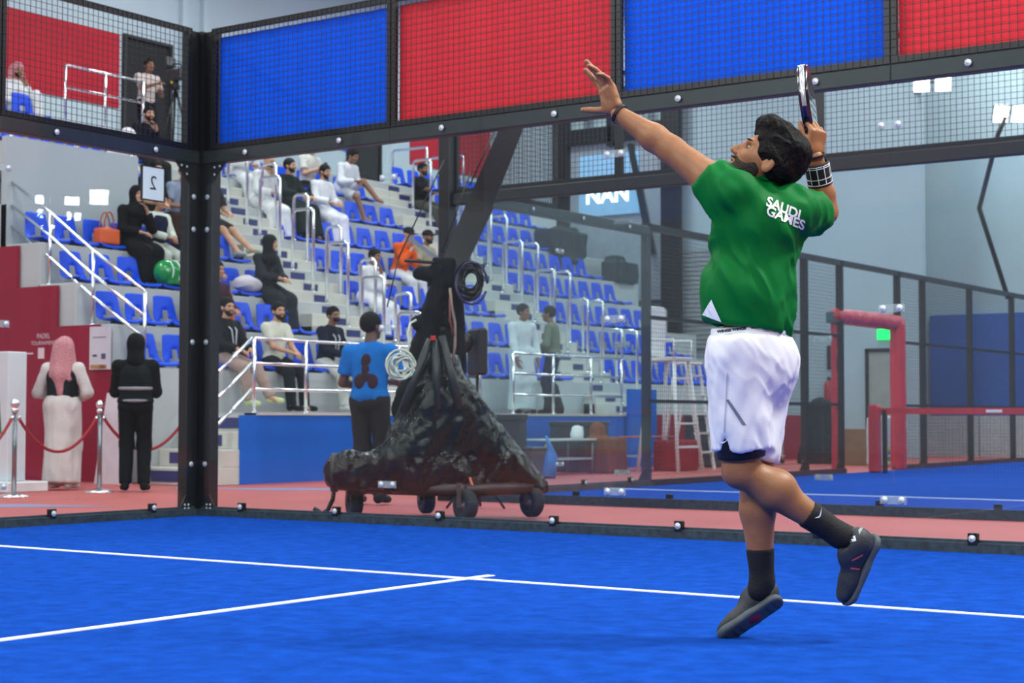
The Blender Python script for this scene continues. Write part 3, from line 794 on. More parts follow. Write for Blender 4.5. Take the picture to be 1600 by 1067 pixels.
# joints (pixel in the photo, distance from the body plane)
sh_l, el_l, wr_l = pj(1140, 304, -.08), pj(1049, 234, .06), pj(966, 177, .16)
sh_r, el_r, wr_r = pj(1238, 331, -.03), pj(1289, 331, .20), pj(1274, 246, .13)
neck0, neck1 = pj(1198, 300, .0), pj(1196, 266, .0)
chest, belly, pelv = pj(1181, 365, 0), pj(1169, 450, .0), pj(1172, 545, .0)
hp_l, kn_l, an_l = pj(1146, 568, -.08), pj(1160, 734, -.06), pj(1312, 836, -.05)
hp_r, kn_r, an_r = pj(1196, 570, .08), pj(1180, 742, .02), pj(1191, 908, .04)
LT = unit(-.80*VR-.55*VD)             # towards the player's own left (shoulder line)
FWD = unit(-.55*VR+.80*VD)            # where the chest points
bodyR = np.stack([FWD, LT, unit(chest-pelv)], 1); bodyR[:, 0] = unit(np.cross(bodyR[:, 1], bodyR[:, 2])); bodyR[:, 1] = np.cross(bodyR[:, 2], bodyR[:, 0])
hF = unit(-.80*VR+.55*VD); hL = unit(-.55*VR-.80*VD); hipR = np.stack([hF, hL, VU], 1)

def limb(a, b, ra, rb, bul=None):
    "two tapered cones with a muscle belly"
    a, b = np.array(a), np.array(b); m = a+(b-a)*.33
    if bul is None: return [cone(a, b, ra, rb, .02)]
    return [cone(a, m, ra, bul, .02), cone(m, b, bul, rb, .02)]
torso = [ell(chest+.05*bodyR[:, 2], (.10, .145, .13), bodyR, .05), ell(belly, (.10, .125, .15), bodyR, .06), ell(pelv, (.115, .15, .12), hipR, .05),
         ell(sh_l, (.062, .066, .062), None, .05), ell(sh_r, (.062, .066, .062), None, .05), cone(neck0-.02*VU, neck1, .062, .058, .04),
         cone(neck0-.05*VU, sh_l, .04, .05, .03), cone(neck0-.05*VU, sh_r, .04, .05, .03)]
arms = limb(sh_l, el_l, .062, .049, .062)+limb(el_l, wr_l, .050, .0295, .050)+limb(sh_r, el_r, .060, .046, .058)+limb(el_r, wr_r, .047, .030, .047)
legs = limb(hp_l, kn_l, .092, .061, .090)+limb(kn_l, an_l, .060, .035, .062)+limb(hp_r, kn_r, .090, .058, .088)+limb(kn_r, an_r, .057, .035, .064)
legs += [ell(kn_l-.018*VR-.005*VU, (.050, .05, .05), None, .04), ell(kn_l+(an_l-kn_l)*.33+.022*VU+.01*VR, (.062, .052, .050), None, .05)]
# head: looks up and to the left of the picture
hx = unit(-.77*VR+.02*VD+.62*VU); hz = unit(.62*VR-.02*VD+.77*VU); HR = axes(hx, hz); HC = pj(1194, 257, -.02)
SH = 1.06
hv, hf = blob(head_prims(), .0045, 1)
# left hand: open, fingers spread up and back, palm turned to the camera
lx = unit(-.34*VR+.93*VU+.10*VD); lnorm = unit(.70*VR+.42*VU+.58*VD); LR = axes(lx, lnorm)
lh = hand_prims(curl=.20, spread=.20, thumb=.95, s=1.10, curls=(.12, .16, .36, .5), fat=1.18)
V, F = blob(lh, .0042, 0); V = V*np.array((1, -1, 1)); lhv = xf(V, LR, wr_l+unit(wr_l-el_l)*.014); lhf = F[:, ::-1]
# right hand: a fist around the racket handle
rx = unit(.10*VR+.95*VU-.05*VD); rn = unit(.45*VR+.0*VU-.88*VD); RR = axes(rx, rn)
V, F = blob(hand_prims(curl=1.12, spread=.02, thumb=.25, s=1.0), .0042, 0); rhv = xf(V, RR, wr_r+unit(wr_r-el_r)*.012); rhf = F
bv, bf = blob(torso+arms+legs, .0085, 1)
ex = [(xf(hv*SH, HR, HC), hf, 0), (lhv, lhf, 0), (rhv, rhf, 0)]
for v, f, k in face_bits(): ex.append((xf(v*SH, HR, HC), f, k))
quads('body', bv, bf, [SK, M_EYE, M_HAIR], pl, ex)
# hair with waves, beard
V, F = blob(hair_prims('buzz')+[ell((.062, 0, .108), (.050, .055, .034), None, .02), ell((.02, 0, .128), (.065, .062, .028), None, .03), ell((-.045, 0, .105), (.06, .066, .04), None, .03)], .0045, 1)
V = folds(V, F, .010, 34., 9., (.8, .25, .5), 2.); V = folds(V, F, .004, 80., 16., (.8, -.2, .5), 5.)
quads('hair', xf(V*SH, HR, HC), F, M_HAIR, pl)
V, F = blob(beard_prims(), .0045, 1); quads('beard', xf(V*SH*.985, HR, HC), F, mat('beard_hair', '#2a1f1a', .75, var=.4, vscale=90, bump=.5, bscale=200), pl)

# green polo shirt
M_GREEN = mat('green_polo', '#006a2c', .6, var=.05, vscale=9, bump=.04, bscale=300, spec=.12)
slv_l = sh_l+(el_l-sh_l)*.34; slv_r = sh_r+(el_r-sh_r)*.66
hemc = pj(1166, 511, 0)
shirt = [ell(chest+.05*bodyR[:, 2], (.136, .172, .150), bodyR, .06), cone(chest-.02*VU, belly, .138, .142, .08), ell(belly, (.135, .158, .17), bodyR, .07), cone(belly-.05*VU, pelv-.03*VU-.01*VR, .144, .152, .07),
         ell(sh_l, (.078, .08, .076), None, .05), ell(sh_r, (.076, .08, .074), None, .05), cone(neck0-.045*VU, sh_l+.0*VU, .058, .068, .04), cone(neck0-.045*VU, sh_r+.0*VU, .058, .068, .04),
         cone(sh_l, slv_l, .078, .077, .03, 2), cone(sh_r, slv_r, .078, .080, .03, 2)]
hemn = unit(-VU-.19*VR)
V, F = blob(shirt, .0075, 2, cuts=[(hemc, hemn)])
V = folds(V, F, .022, 12., 1.8, unit(.60*VR-.80*VU), 1.); V = folds(V, F, .013, 24., 3.5, unit(.45*VR-.88*VU), 4.)
sho = quads('polo_shirt', V, F, M_GREEN, pl)
bvh = BVHTree.FromPolygons([Vector(x) for x in V], F.tolist())
def wrap(pts, d, off=.003):
    out = []
    for p in pts:       # laid on along the line of sight from the front of the cloth
        e = unit(p+PLO-CAM); h = bvh.ray_cast(Vector(p-e*.5), Vector(e))
        if h[0] is None: h = bvh.find_nearest(Vector(p+e*(D0-np.linalg.norm(p+PLO-CAM)-.1)))
        out.append(np.array(h[0])+np.array(h[1])*off)
    return np.array(out)
# collar standing round the neck
b = MB(); n = 22; pv = []
nx = unit(.36*VR+.92*VU); cR = axes(FWD, nx); NC = pj(1196, 284, 0)
for k in range(n):
    a = 2*PI*k/n; e = cR@np.array((math.cos(a)*.072, math.sin(a)*.072, 0))
    for (dr, dz_) in ((1.06, -.03), (1.08, .022), (1.01, .026), (.99, -.03)): pv.append(NC+e*dr+nx*(dz_+(.012 if math.cos(a) < 0 else -.005)))
ff = []
for k in range(n):
    for j in range(4): ff.append((k*4+j, k*4+(j+1) % 4, ((k+1) % n)*4+(j+1) % 4, ((k+1) % n)*4+j))
b.add(pv, ff, True); b.build('collar', M_GREEN, sho)
# SAUDI GAMES on the back
M_PRW = mat('white_print', '#e9eef0', .5, var=.02)
ux = unit(.92*VR-.38*VU); uy = unit(.24*VR+.97*VU)
for t, c in (('SAUDI', (1224, 326)), ('GAMES', (1227, 341))):
    tv, tf = text_geo(t, .044, cuts=2, bold=.0012); q = pj(*c, -.35)+tv[:, :1]*ux*1.0+tv[:, 1:2]*uy
    bb = MB(); bb.add(wrap(q, VD), tf); bb.build('back_print', M_PRW, sho)
# white inset at the left hem
side = [pj(1098, 492, -.35), pj(1112, 468, -.35), pj(1128, 503, -.35)]
tri = []
for i in range(9):
    for j in range(9-i): tri.append(side[0]+(side[1]-side[0])*i/8+(side[2]-side[0])*j/8)
ti = {}; c0 = 0
for i in range(9):
    for j in range(9-i): ti[i, j] = c0; c0 += 1
tf = [(ti[i, j], ti[i+1, j], ti[i, j+1]) for i in range(8) for j in range(8-i)]+[(ti[i+1, j], ti[i+1, j+1], ti[i, j+1]) for i in range(7) for j in range(7-i)]
bb = MB(); bb.add(wrap(np.array(tri), VD), tf); bb.build('side_inset', M_PRW, sho)

# white shorts, waistband, black under-shorts
M_SHORT = mat('white_shorts', '#dfe2e8', .5, var=.03, vscale=8, bump=.05, bscale=200, spec=.4)
hl_end = hp_l+(kn_l-hp_l)*.80; hr_end = hp_r+(kn_r-hp_r)*.86
sp = [ell(pelv-.0*VU, (.142, .168, .13), hipR, .05), cone(hp_l+.02*VU+.01*VR, hl_end+.005*VR, .106, .106, .05, 2), cone(hp_r+.02*VU-.01*VR, hr_end-.025*VR, .112, .102, .05, 2), ell(pelv-.07*VU+.03*VR, (.13, .15, .13), hipR, .06),
      ell(pj(1137, 713, -.19), (.020, .09, .085), np.stack([VR, VD, VU], 1), .012, True)]
V, F = blob(sp, .0075, 2, cuts=[(pj(1172, 520, 0), unit(VU-.08*VR))])
V = folds(V, F, .011, 16., 3.5, unit(.30*VR+.9*VU), 3.); V = folds(V, F, .006, 34., 6., unit(-.5*VR+.8*VU), 8.)
so = quads('shorts', V, F, M_SHORT, pl)
bvh = BVHTree.FromPolygons([Vector(x) for x in V], F.tolist())
for nm, pts_, m_ in (('thigh_stripe', [(1134, 624), (1139, 624), (1166, 664), (1160, 664)], mat('grey_stripe', '#6d7386', .5)), ('side_seam', [(1136, 583), (1138, 583), (1133, 675), (1131, 675)], mat('seam_grey', '#aeb4c4', .6))):
    A_, B_, C_, D_ = [pj(x, y, -.4) for x, y in pts_]; g_ = [A_+(D_-A_)*i/14+((B_-A_)*(1-i/14)+(C_-D_)*i/14)*j/2 for i in range(15) for j in range(3)]
    bb = MB(); bb.add(wrap(np.array(g_), VD), [(i*3+j, i*3+j+1, i*3+j+4, i*3+j+3) for i in range(14) for j in range(2)]); bb.build(nm, m_, so)
wb_o = blob_obj('waistband', [cone(pj(1172, 500, 0), pj(1171, 545, 0), .138, .143, .02)], .0075, M_PRW, pl, 1, cuts=[(pj(1172, 508, 0), unit(VU-.08*VR)), (pj(1172, 528, 0), unit(-VU+.08*VR))])
me_ = wb_o.data; Vw = np.empty(len(me_.vertices)*3); me_.vertices.foreach_get('co', Vw); Vw = Vw.reshape(-1, 3); bvh = BVHTree.FromPolygons([Vector(x) for x in Vw], [tuple(p.vertices) for p in me_.polygons])
for t, c in (('WINGS', (1132, 517)), ('WINGS', (1155, 514)), ('WINGS', (1184, 511))):
    tv, tf = text_geo(t, .0115, cuts=1, bold=.0008); q = pj(*c, -.4)+tv[:, :1]*unit(VR+.12*VU)*1.25+tv[:, 1:2]*VU
    bb = MB(); bb.add(wrap(q, VD, .002), tf); bb.build('waistband_print', mat('navy_print', '#20263a', .5), wb_o)
M_LEGG = mat('black_tights', '#0b0c0f', .5, var=.1, spec=.4)
tl = hp_l+(kn_l-hp_l)*.60; t2 = hp_l+(kn_l-hp_l)*.885
lg = blob_obj('under_shorts', [cone(tl, t2, .097, .086, .01, 3)], .0075, M_LEGG, pl)
# swoosh-shaped marks
def swoosh(name, x, y, s, dz, ang, parent, m):
    pts_ = [(-1, .25), (-.75, -.05), (-.5, -.28), (-.2, -.30), (.2, -.12), (1, .42), (.2, .06), (-.2, -.08), (-.45, -.06), (-.62, .02)]
    ca, sa = math.cos(ang), math.sin(ang); c = pj(x, y, dz)
    bb = MB(); bb.prism([c+s*((u*ca-v*sa)*VR+(u*sa+v*ca)*VU) for u, v in pts_], -VD*.002); return bb.build(name, m, parent)
swoosh('logo', 1131, 690, .018, -.176, .1, lg, M_PRW)
# socks
M_SOCK = mat('black_sock', '#0a0b0d', .8, var=.15, bump=.2, bscale=150)
s1 = kn_l+(an_l-kn_l)*.66; s2 = kn_r+(an_r-kn_r)*.68
kl = blob_obj('sock', [cone(s1, an_l, .0535, .044, .01, 1), cone(an_l, an_l+.05*VR-.02*VU, .045, .046, .02)], .007, M_SOCK, pl)
kr = blob_obj('sock', [cone(s2, an_r, .052, .043, .01, 1), cone(an_r, an_r-.03*VU-.01*VR, .043, .044, .02)], .007, M_SOCK, pl)
swoosh('logo', 1281, 803, .022, -.115, .9, kl, M_PRW)

# shoes: heel at the origin, toe +x, sole -z
M_SHOE = mat('dark_grey_shoe', '#2c3034', .6, var=.2, vscale=20, bump=.15, bscale=90); M_SOLE = mat('shoe_sole', '#4a5357', .65, var=.15, vscale=16)
M_SOLER = mat('red_sole', '#8e1f2e', .5, var=.2)
M_CORAL = mat('coral_stripe', '#d0605a', .5)
def shoe(C0, fx, fz, decals=(), arch=False):
    R = axes(fx, fz); f = lambda v: xf(v, R, C0)
    up_ = [ell((.035, 0, .055), (.048, .040, .050), None, .03), cone((.05, 0, .05), (.17, 0, .028), .044, .034, .04), ell((.20, 0, .022), (.065, .042, .028), None, .03), ell((.08, 0, .075), (.055, .036, .036), None, .03),
           ell((.045, 0, .125), (.040, .034, .04), None, .008, True), ell((.12, 0, -.04), (.25, .2, .035), None, .005, True)]
    V, F = blob(up_, .006, 1); so_ = quads('shoe', f(V), F, M_SHOE, pl)
    sl = [cone((.03, 0, -.008), (.12, 0, -.006), .040, .036, .02), cone((.12, .002, -.006), (.22, .004, .002), .038, .042, .02), ell((.235, 0, .006), (.036, .038, .02), None, .02)]
    V, F = blob(sl, .006, 1, cuts=[((0, 0, .010), (0, 0, 1)), ((0, 0, -.018), (0, 0, -1))]); quads('sole', f(V), F, M_SOLE, so_)
    global bvh
    me_ = so_.data; n_ = len(me_.vertices)*3; a_ = np.empty(n_); me_.vertices.foreach_get('co', a_); bvh = BVHTree.FromPolygons([Vector(x) for x in a_.reshape(-1, 3)], [tuple(p.vertices) for p in me_.polygons])
    for k in range(5):
        x = .095+.018*k; z = .104-.013*k; w_ = .020; b3 = MB(); b3.tube([(x, -w_, z-.008), (x+.006, 0, z+.004), (x, w_, z-.008)], .003, 6); o3 = b3.build('lace', M_BLACK, so_)
        o3.matrix_local = Matrix(np.vstack([np.hstack([R, np.array(C0)[:, None]]), [0, 0, 0, 1]]).tolist())
    for nm, m_, pts_ in decals:
        A_, B_, C_, D_ = [pj(x, y, -.25) for x, y in pts_]; g_ = [A_+(D_-A_)*i/8+((B_-A_)*(1-i/8)+(C_-D_)*i/8)*j/4 for i in range(9) for j in range(5)]
        bb = MB(); bb.add(wrap(np.array(g_), VD, .002), [(i*5+j, i*5+j+1, i*5+j+6, i*5+j+5) for i in range(8) for j in range(4)]); bb.build(nm, m_, so_)
    if arch:
        V, F = blob([ell((.115, 0, -.012), (.036, .033, .009), None, .01)], .005, 1); quads('red_arch', f(V), F, M_SOLER, so_)
        for xx in (.02, .05, .17, .20, .23):
            b3 = MB(); b3.tube([(xx, -.028, -.0185), (xx+.006, 0, -.019), (xx, .028, -.0185)], .0022, 5); o3 = b3.build('tread', M_SHOE, so_)
            o3.matrix_local = Matrix(np.vstack([np.hstack([R, np.array(C0)[:, None]]), [0, 0, 0, 1]]).tolist())
    return so_
shoe(pj(1366, 838, -.05), unit(-.38*VR-.92*VU+.10*VD), unit(-.80*VR+.36*VU-.35*VD), (('side_stripe', M_CORAL, ((1331, 874), (1348, 865), (1348, 868), (1331, 877))), ('side_stripe', M_CORAL, ((1329, 886), (1343, 888), (1343, 890), (1329, 889))),
     ('side_badge', M_PRW, ((1325, 840), (1336, 837), (1338, 845), (1327, 848))), ('side_print', mat('pale_grey_print', '#8f989b', .5), ((1341, 828), (1347, 823), (1348, 826), (1342, 836)))))
shoe(pj(1217, 934, .02), unit(-.78*VR-.60*VU+.22*VD), unit(-.42*VR+.50*VU+.76*VD), (), True)
# wristbands
def ring(name, c, d, r, w_, t, m, n=28, parent=pl):
    d = unit(d); R = axes(d, (.2, .3, 1)); v = []; f = []
    for k in range(n):
        a = 2*PI*k/n; e = R[:, 1]*math.cos(a)+R[:, 2]*math.sin(a)
        for (rr, x) in ((r, -w_/2), (r+t, -w_/2*.9), (r+t, w_/2*.9), (r, w_/2)): v.append(np.array(c)+e*rr+d*x)
    for k in range(n):
        for j in range(4): f.append((k*4+j, k*4+(j+1) % 4, ((k+1) % n)*4+(j+1) % 4, ((k+1) % n)*4+j))
    b = MB(); b.add(v, f, False); return b.build(name, m, parent)
ring('wrist_cord', wr_l+(el_l-wr_l)*.02, el_l-wr_l, .0330, .012, .005, M_BLACK)
ring('wrist_cord', wr_r+(wr_r-el_r)*.03, el_r-wr_r, .0325, .010, .005, M_BLACK)
wc = wr_r+(el_r-wr_r)*.30; wd = unit(el_r-wr_r); wbnd = ring('wristband', wc, el_r-wr_r, .0405, .090, .006, M_SOCK)
for off in (-.036, -.029, .012, .033): ring('band_line', wc+wd*off, el_r-wr_r, .0462, .003, .0012, M_PRW, parent=wbnd)
for a in (2.3, 2.9, 3.5, 4.1, 4.7, 5.3):
    R = axes(wd, (.2, .3, 1)); e = R[:, 1]*math.cos(a)+R[:, 2]*math.sin(a); b = MB(); b.tube([wc+e*.0467-wd*.036, wc+e*.0467+wd*.033], .0017, 4); b.build('band_line', M_PRW, wbnd)
# racket, seen edge on (held by the right hand, a thing of its own)
gx = unit(-.10*VR+.98*VU+.08*VD); gx0 = gx; gw = unit(.30*VR-.10*VU+.95*VD); gn = np.cross(gx, gw); RK = np.stack([gx, gw, gn], 1)
gw = unit(gw-gx*(gw@gx)); gn = np.cross(gx, gw); RK = np.stack([gx, gw, gn], 1)
grip = pj(1269, 222, .20)
rk = tag(empty('padel_racket', (0, 0, 0)), 'black and silver padel racket held up beside the player head', 'racket')
def rkx(v): return xf(np.asarray(v, float), RK, grip)+PLO
M_RK = mat('racket_carbon', '#14161d', .22, var=.1, coat=.5); M_RKS = mat('racket_silver', '#c3c8cc', .25, .6, var=.15, vscale=30); M_RKB = mat('racket_navy', '#1a2150', .25, var=.1, coat=.4)
n = 40; out = []; 
for k in range(n):
    a = 2*PI*k/n; out.append((.165+.128*math.cos(a)-(.01 if math.cos(a) < -.6 else 0), .118*math.sin(a)*(1-.10*math.cos(a))))
holes = [(.095+.028*i, .026*j) for i in range(6) for j in range(-3, 4) if ((.095+.028*i-.165)/.10)**2+((.026*j)/.093)**2 < 1]
v = []; f = []
for z, s_ in ((-.019, .93), (-.016, 1.), (.016, 1.), (.019, .93)):
    for (x, y) in out: v.append((.165+(x-.165)*s_, y*s_, z))
for l in range(3):
    for k in range(n): f.append((l*n+k, l*n+(k+1) % n, (l+1)*n+(k+1) % n, (l+1)*n+k))
b = MB(); b.add(rkx(v), f, True); b.add(rkx([q for q in v[:n]]), [tuple(range(n-1, -1, -1))]); b.add(rkx([q for q in v[3*n:]]), [tuple(range(n))]); fa = b.build('racket_face', M_RK, rk)
for s_ in (-1, 1):
    for (x, y) in holes:
        c = MB(); c.add(rkx([(x+.0055*math.cos(a), y+.0055*math.sin(a), s_*.0196) for a in np.linspace(0, 2*PI, 9)[:-1]]), [tuple(range(8))]); c.build('hole', M_DARKW, fa)
for nm, a0, a1, m_, wz in (('edge_guard', -1.95, .7, M_RKS, .0085), ('edge_band', .7, 2.6, M_RKB, .012), ('edge_band', -2.75, -1.95, M_RKB, .012)):
    v = []; f = []; kk = 18
    for k in range(kk+1):
        a = a0+(a1-a0)*k/kk; r1 = 1.015
        x, y = .165+.128*math.cos(a)*r1, .118*math.sin(a)*(1-.10*math.cos(a))*r1
        for z, rr in ((-wz, .985), (-wz, 1.), (wz, 1.), (wz, .985)): v.append((.165+(x-.165)*rr, y*rr, z))
    for k in range(kk):
        for j in range(4): f.append((k*4+j, k*4+(j+1) % 4, (k+1)*4+(j+1) % 4, (k+1)*4+j))
    b = MB(); b.add(rkx(v), f, True); b.build(nm, m_, fa)
for s_ in (-1, 1):
    b = MB(); b.tube(rkx([(.055, s_*.06, 0), (.01, s_*.022, 0), (-.01, s_*.012, 0)]), .012, 8); b.build('throat', M_RK, rk)
b = MB(); b.tube(rkx([(.02, 0, 0), (-.10, 0, 0)]), [.0165, .0175], 10); b.build('handle', M_BLACK, rk)
# ================================================================== PEOPLE AROUND
_cm = {}
def cloth(c, rough=.75):
    k = c+str(rough)
    if k not in _cm: _cm[k] = mat('cloth_'+c.strip('#'), c, rough, var=.07, vscale=7, bump=.12, bscale=60, spec=.12)
    return _cm[k]
M_GHUTRA = mat('red_white_headscarf', '#c07f86', .8, var=.25, vscale=70, bump=.2, bscale=60)
HB = .014       # grain of the distant figures

def figure(label, loc, rz=0., seated=True, lean=6., twist=0., feet=None, hands=None, hk=('relaxed', 'relaxed'), hy=0., hp=0., skinc='#a87a5c', hair='short', beard=False,
           top=('tee', '#cccccc'), bottom=('trousers', '#222222'), shoes='#222222', wear=(), sc=1., group=None, cross=None):
    root = tag(empty('person', loc, rz), label, 'person', group)
    a = math.radians(lean); upv = np.array((math.sin(a), 0, math.cos(a))); fx = np.array((math.cos(a), 0, -math.sin(a)))
    Rt = rot('Z', math.radians(twist))
    pc = np.array((0, 0, .10 if seated else .93)); Tz = Rt@upv; Tx = Rt@fx; Ty = np.cross(Tz, Tx); TR = np.stack([Tx, Ty, Tz], 1)
    J = lambda x, y, z: pc+TR@np.array((x, y, z))
    ch, be, nk, hc = J(0, 0, .33), J(.0, 0, .16), J(-.01, 0, .49), J(.025, 0, .655)
    sh = [J(-.01, .185, .43), J(-.01, -.185, .43)]; hip = [pc+(0, .09, 0), pc+(0, -.09, 0)]
    if feet is None: feet = [(.44, .13, -.52), (.44, -.13, -.52)] if seated else [(.02, .10, .08), (-.02, -.10, .08)]
    if hands is None: hands = [(.34, .12, .20), (.34, -.12, .20)] if seated else [(.08, .27, .86), (.08, -.27, .86)]
    kn, an, el, wr = [], [], [], []
    for i in (0, 1):
        s = 1 if i == 0 else -1
        k, c = ik(hip[i], feet[i], .44, .43, (1., s*.12, .9) if seated else (1, 0, 0)); kn.append(k); an.append(c)
        e, c = ik(sh[i], hands[i], .29, .26, (-.5, s*.7, -.8)); el.append(e); wr.append(c)
    body = [ell(ch, (.105, .155, .16), TR, .05), ell(be, (.095, .13, .13), TR, .05), ell(pc, (.11, .16, .11), None, .05), cone(nk, hc-.05*Tz, .056, .052, .03),
            cone(nk-.04*Tz, sh[0], .045, .05, .04), cone(nk-.04*Tz, sh[1], .045, .05, .04)]
    for i in (0, 1):
        body += [cone(sh[i], el[i], .05, .041, .02), cone(el[i], wr[i], .041, .028, .02), cone(hip[i], kn[i], .085, .058, .03), cone(kn[i], an[i], .058, .038, .02), cone(an[i], an[i]+(.10, 0, -.045), .036, .03, .03)]
    HRt = Rt@rot('Z', math.radians(hy))@rot('Y', math.radians(hp)); 
    bv_, bf_ = blob(body, HB, 0); ex = []
    v, f = head_mesh(); ex.append((xf(v, HRt, hc), f, 0))
    for v, f, k in face_bits(): ex.append((xf(v, HRt, hc), f, k))
    for i in (0, 1):
        v, f = hand_mesh(hk[i], i == 0, .008); d = unit(wr[i]-el[i]); n = unit(np.array((.15, 0, 1.)) if abs(d[2]) < .75 else np.array((0, (1 if i == 0 else -1), .2)))
        ex.append((xf(v, axes(d, n), wr[i]-d*.01), f, 0))
    quads('body', bv_, bf_, [skin(skinc), M_EYE, M_HAIR], root, ex)
    if hair:
        if hair == 'long': pr = hair_prims('short')+[cone((-.06, 0, .04), (-.08, 0, -.17), .075, .07, .04), cone((-.02, .07, .03), (-.04, .08, -.16), .03, .03, .03), cone((-.02, -.07, .03), (-.04, -.08, -.16), .03, .03, .03)]
        else: pr = hair_prims(hair)
        V, F = blob(pr, .0095, 0); quads('hair', xf(V, HRt, hc), F, M_HAIR, root)
    if beard: V, F = blob(beard_prims(), .0095, 0); quads('beard', xf(V*.99, HRt, hc), F, M_BEARD, root)
    # ---- clothes
    kind, c = top[0], cloth(top[1])
    g = .018; T = [ell(ch, (.105+g, .160+g, .17+g), TR, .06), ell(be, (.105+g, .140+g, .15+g), TR, .06), cone(nk-.045*Tz, sh[0], .05+g, .055+g*.6, .05), cone(nk-.045*Tz, sh[1], .05+g, .055+g*.6, .05), ell(pc+(0, 0, .03), (.115+g, .165+g, .10), None, .05)]
    cut = []
    for i in (0, 1):
        if kind in ('long', 'robe', 'jacket', 'abaya'): T += [cone(sh[i], el[i], .05+g, .045+g, .03), cone(el[i], wr[i]+(el[i]-wr[i])*.10, .045+g, .034+g*(1.6 if kind in ('robe', 'abaya') else .9), .03, 2)]
        elif kind == 'tee': T += [cone(sh[i], sh[i]+(el[i]-sh[i])*.72, .055+g, .055+g, .03, 2)]
    if kind in ('robe', 'abaya'):
        w_ = .028 if kind == 'robe' else .04
        for i in (0, 1): T += [cone(hip[i], kn[i], .10+w_, .075+w_, .05), cone(kn[i], an[i]+(0, 0, -.0), .075+w_, .085+w_, .05, 2)]
        T += [slab3(kn[0], kn[1], an[0], .04, .05), slab3(kn[1], an[0], an[1], .04, .05), slab3(hip[0], kn[0], kn[1], .06, .05), slab3(hip[0], hip[1], kn[1], .06, .05)]
        if not seated: T += [cone(pc, (an[0]+an[1])/2, .17, .20, .06, 2)]
    nm = {'tee': 't_shirt', 'long': 'shirt', 'robe': 'robe', 'jacket': 'jacket', 'abaya': 'abaya', 'vest': 'vest'}[kind]
    V, F = blob(T, HB, 1); V = folds(V, F, .009, 16., 4., (.2, .1, 1) if not seated else (.5, .2, .8), loc[1]); to = quads(nm, V, F, c, root)
    if bottom and kind not in ('robe', 'abaya'):
        c2 = cloth(bottom[1]); B = [ell(pc-(0, 0, .01), (.125, .175, .115), None, .04)]
        for i in (0, 1):
            B.append(cone(hip[i], kn[i] if bottom[0] != 'shorts' else kn[i]+(hip[i]-kn[i])*.12, .098, .078 if bottom[0] != 'shorts' else .09, .03, 2 if bottom[0] == 'shorts' else 0))
            if bottom[0] == 'trousers': B.append(cone(kn[i], an[i], .080, .068, .03, 2))
        V, F = blob(B, HB, 1); V = folds(V, F, .007, 18., 4., (.7, .1, .6), 2+loc[1]); quads(bottom[0], V, F, c2, root)
    if shoes:
        cs = cloth(shoes, .6)
        for i in (0, 1):
            d = unit((1., (.15 if i == 0 else -.15), 0.)); o = an[i]
            V, F = blob([cone(o+(-.03, 0, -.01), o+d*.15+(0, 0, -.045), .042, .034, .03), ell(o+d*.16+(0, 0, -.045), (.05, .04, .03), None, .03), ell(o+(-.03, 0, -.04), (.045, .038, .035), None, .03)], .012, 0, cuts=[(o+(0, 0, -.075), (0, 0, -1))]); quads('shoe', V, F, cs, root)
    for wn, wc in wear:
        if wn == 'ghutra':
            pr = [ell((-.010, 0, .052), (.112, .092, .098), None, .03), cone((-.05, .065, .03), (-.05, .12, -.20), .05, .04, .04), cone((-.05, -.065, .03), (-.05, -.12, -.20), .05, .04, .04), cone((-.07, 0, .03), (-.14, 0, -.30), .085, .08, .06), cone((-.14, 0, -.28), (-.17, -.02, -.50), .075, .045, .06), cone((-.07, .06, 0), (-.12, .09, -.30), .05, .05, .05), cone((-.07, -.06, 0), (-.12, -.10, -.34), .05, .05, .05), ell((.10, 0, -.045), (.09, .07, .085), None, .012, True)]
            V, F = blob(pr, .0105, 1); V = folds(V, F, .008, 22., 5., (.1, .1, 1), 3.); quads('headscarf', xf(V, HRt, hc), F, M_GHUTRA, root)
        elif wn == 'hijab':
            pr = [ell((-.012, 0, .045), (.113, .094, .105), None, .03), cone((-.01, 0, -.02), (-.02, 0, -.17), .092, .10, .05), ell((-.02, .0, -.24), (.13, .19, .10), None, .06), ell((.112, 0, -.015), (.075, .058, .078), None, .012, True)]
            V, F = blob(pr, .0105, 1); V = folds(V, F, .006, 20., 6., (.3, .1, .9), 6.); quads('headscarf', xf(V, HRt, hc), F, cloth(wc), root)
        elif wn == 'cap':
            V, F = blob([ell((-.012, 0, .055), (.108, .088, .088), None, .01), ell((.11, 0, .045), (.075, .07, .012), None, .01)], .0095, 0, cuts=[((0, 0, .028), (-.15, 0, -1))]); quads('cap', xf(V, HRt, hc), F, cloth(wc), root)
        elif wn == 'hood':
            V, F = blob([ell((-.02, 0, .035), (.12, .10, .11), None, .03), cone((-.04, 0, -.04), (-.06, 0, -.17), .09, .10, .05), ell((.115, 0, -.02), (.085, .065, .085), None, .012, True)], .0105, 1); quads('hood', xf(V, HRt, hc), F, cloth(wc), root)
        elif wn == 'mask':
            V, F = blob([ell((.072, 0, -.05), (.048, .055, .042), None, .01)], .0095, 0); quads('face_mask', xf(V, HRt, hc), F, cloth(wc), root)
        elif wn == 'lanyard':
            b = MB()
            for s in (-1, 1): b.tube([J(.06, s*.06, .44), J(.15, s*.045, .36), J(.165, s*.015, .12)], .009, 6)
            b.build('lanyard', cloth('#c9cdd2'), root); b = MB(); q = J(.175, 0, .05); b.box(q, (.012, .085, .12), TR, .002); b.build('name_card', cloth('#dfe5ea'), root)
        elif wn == 'vest':
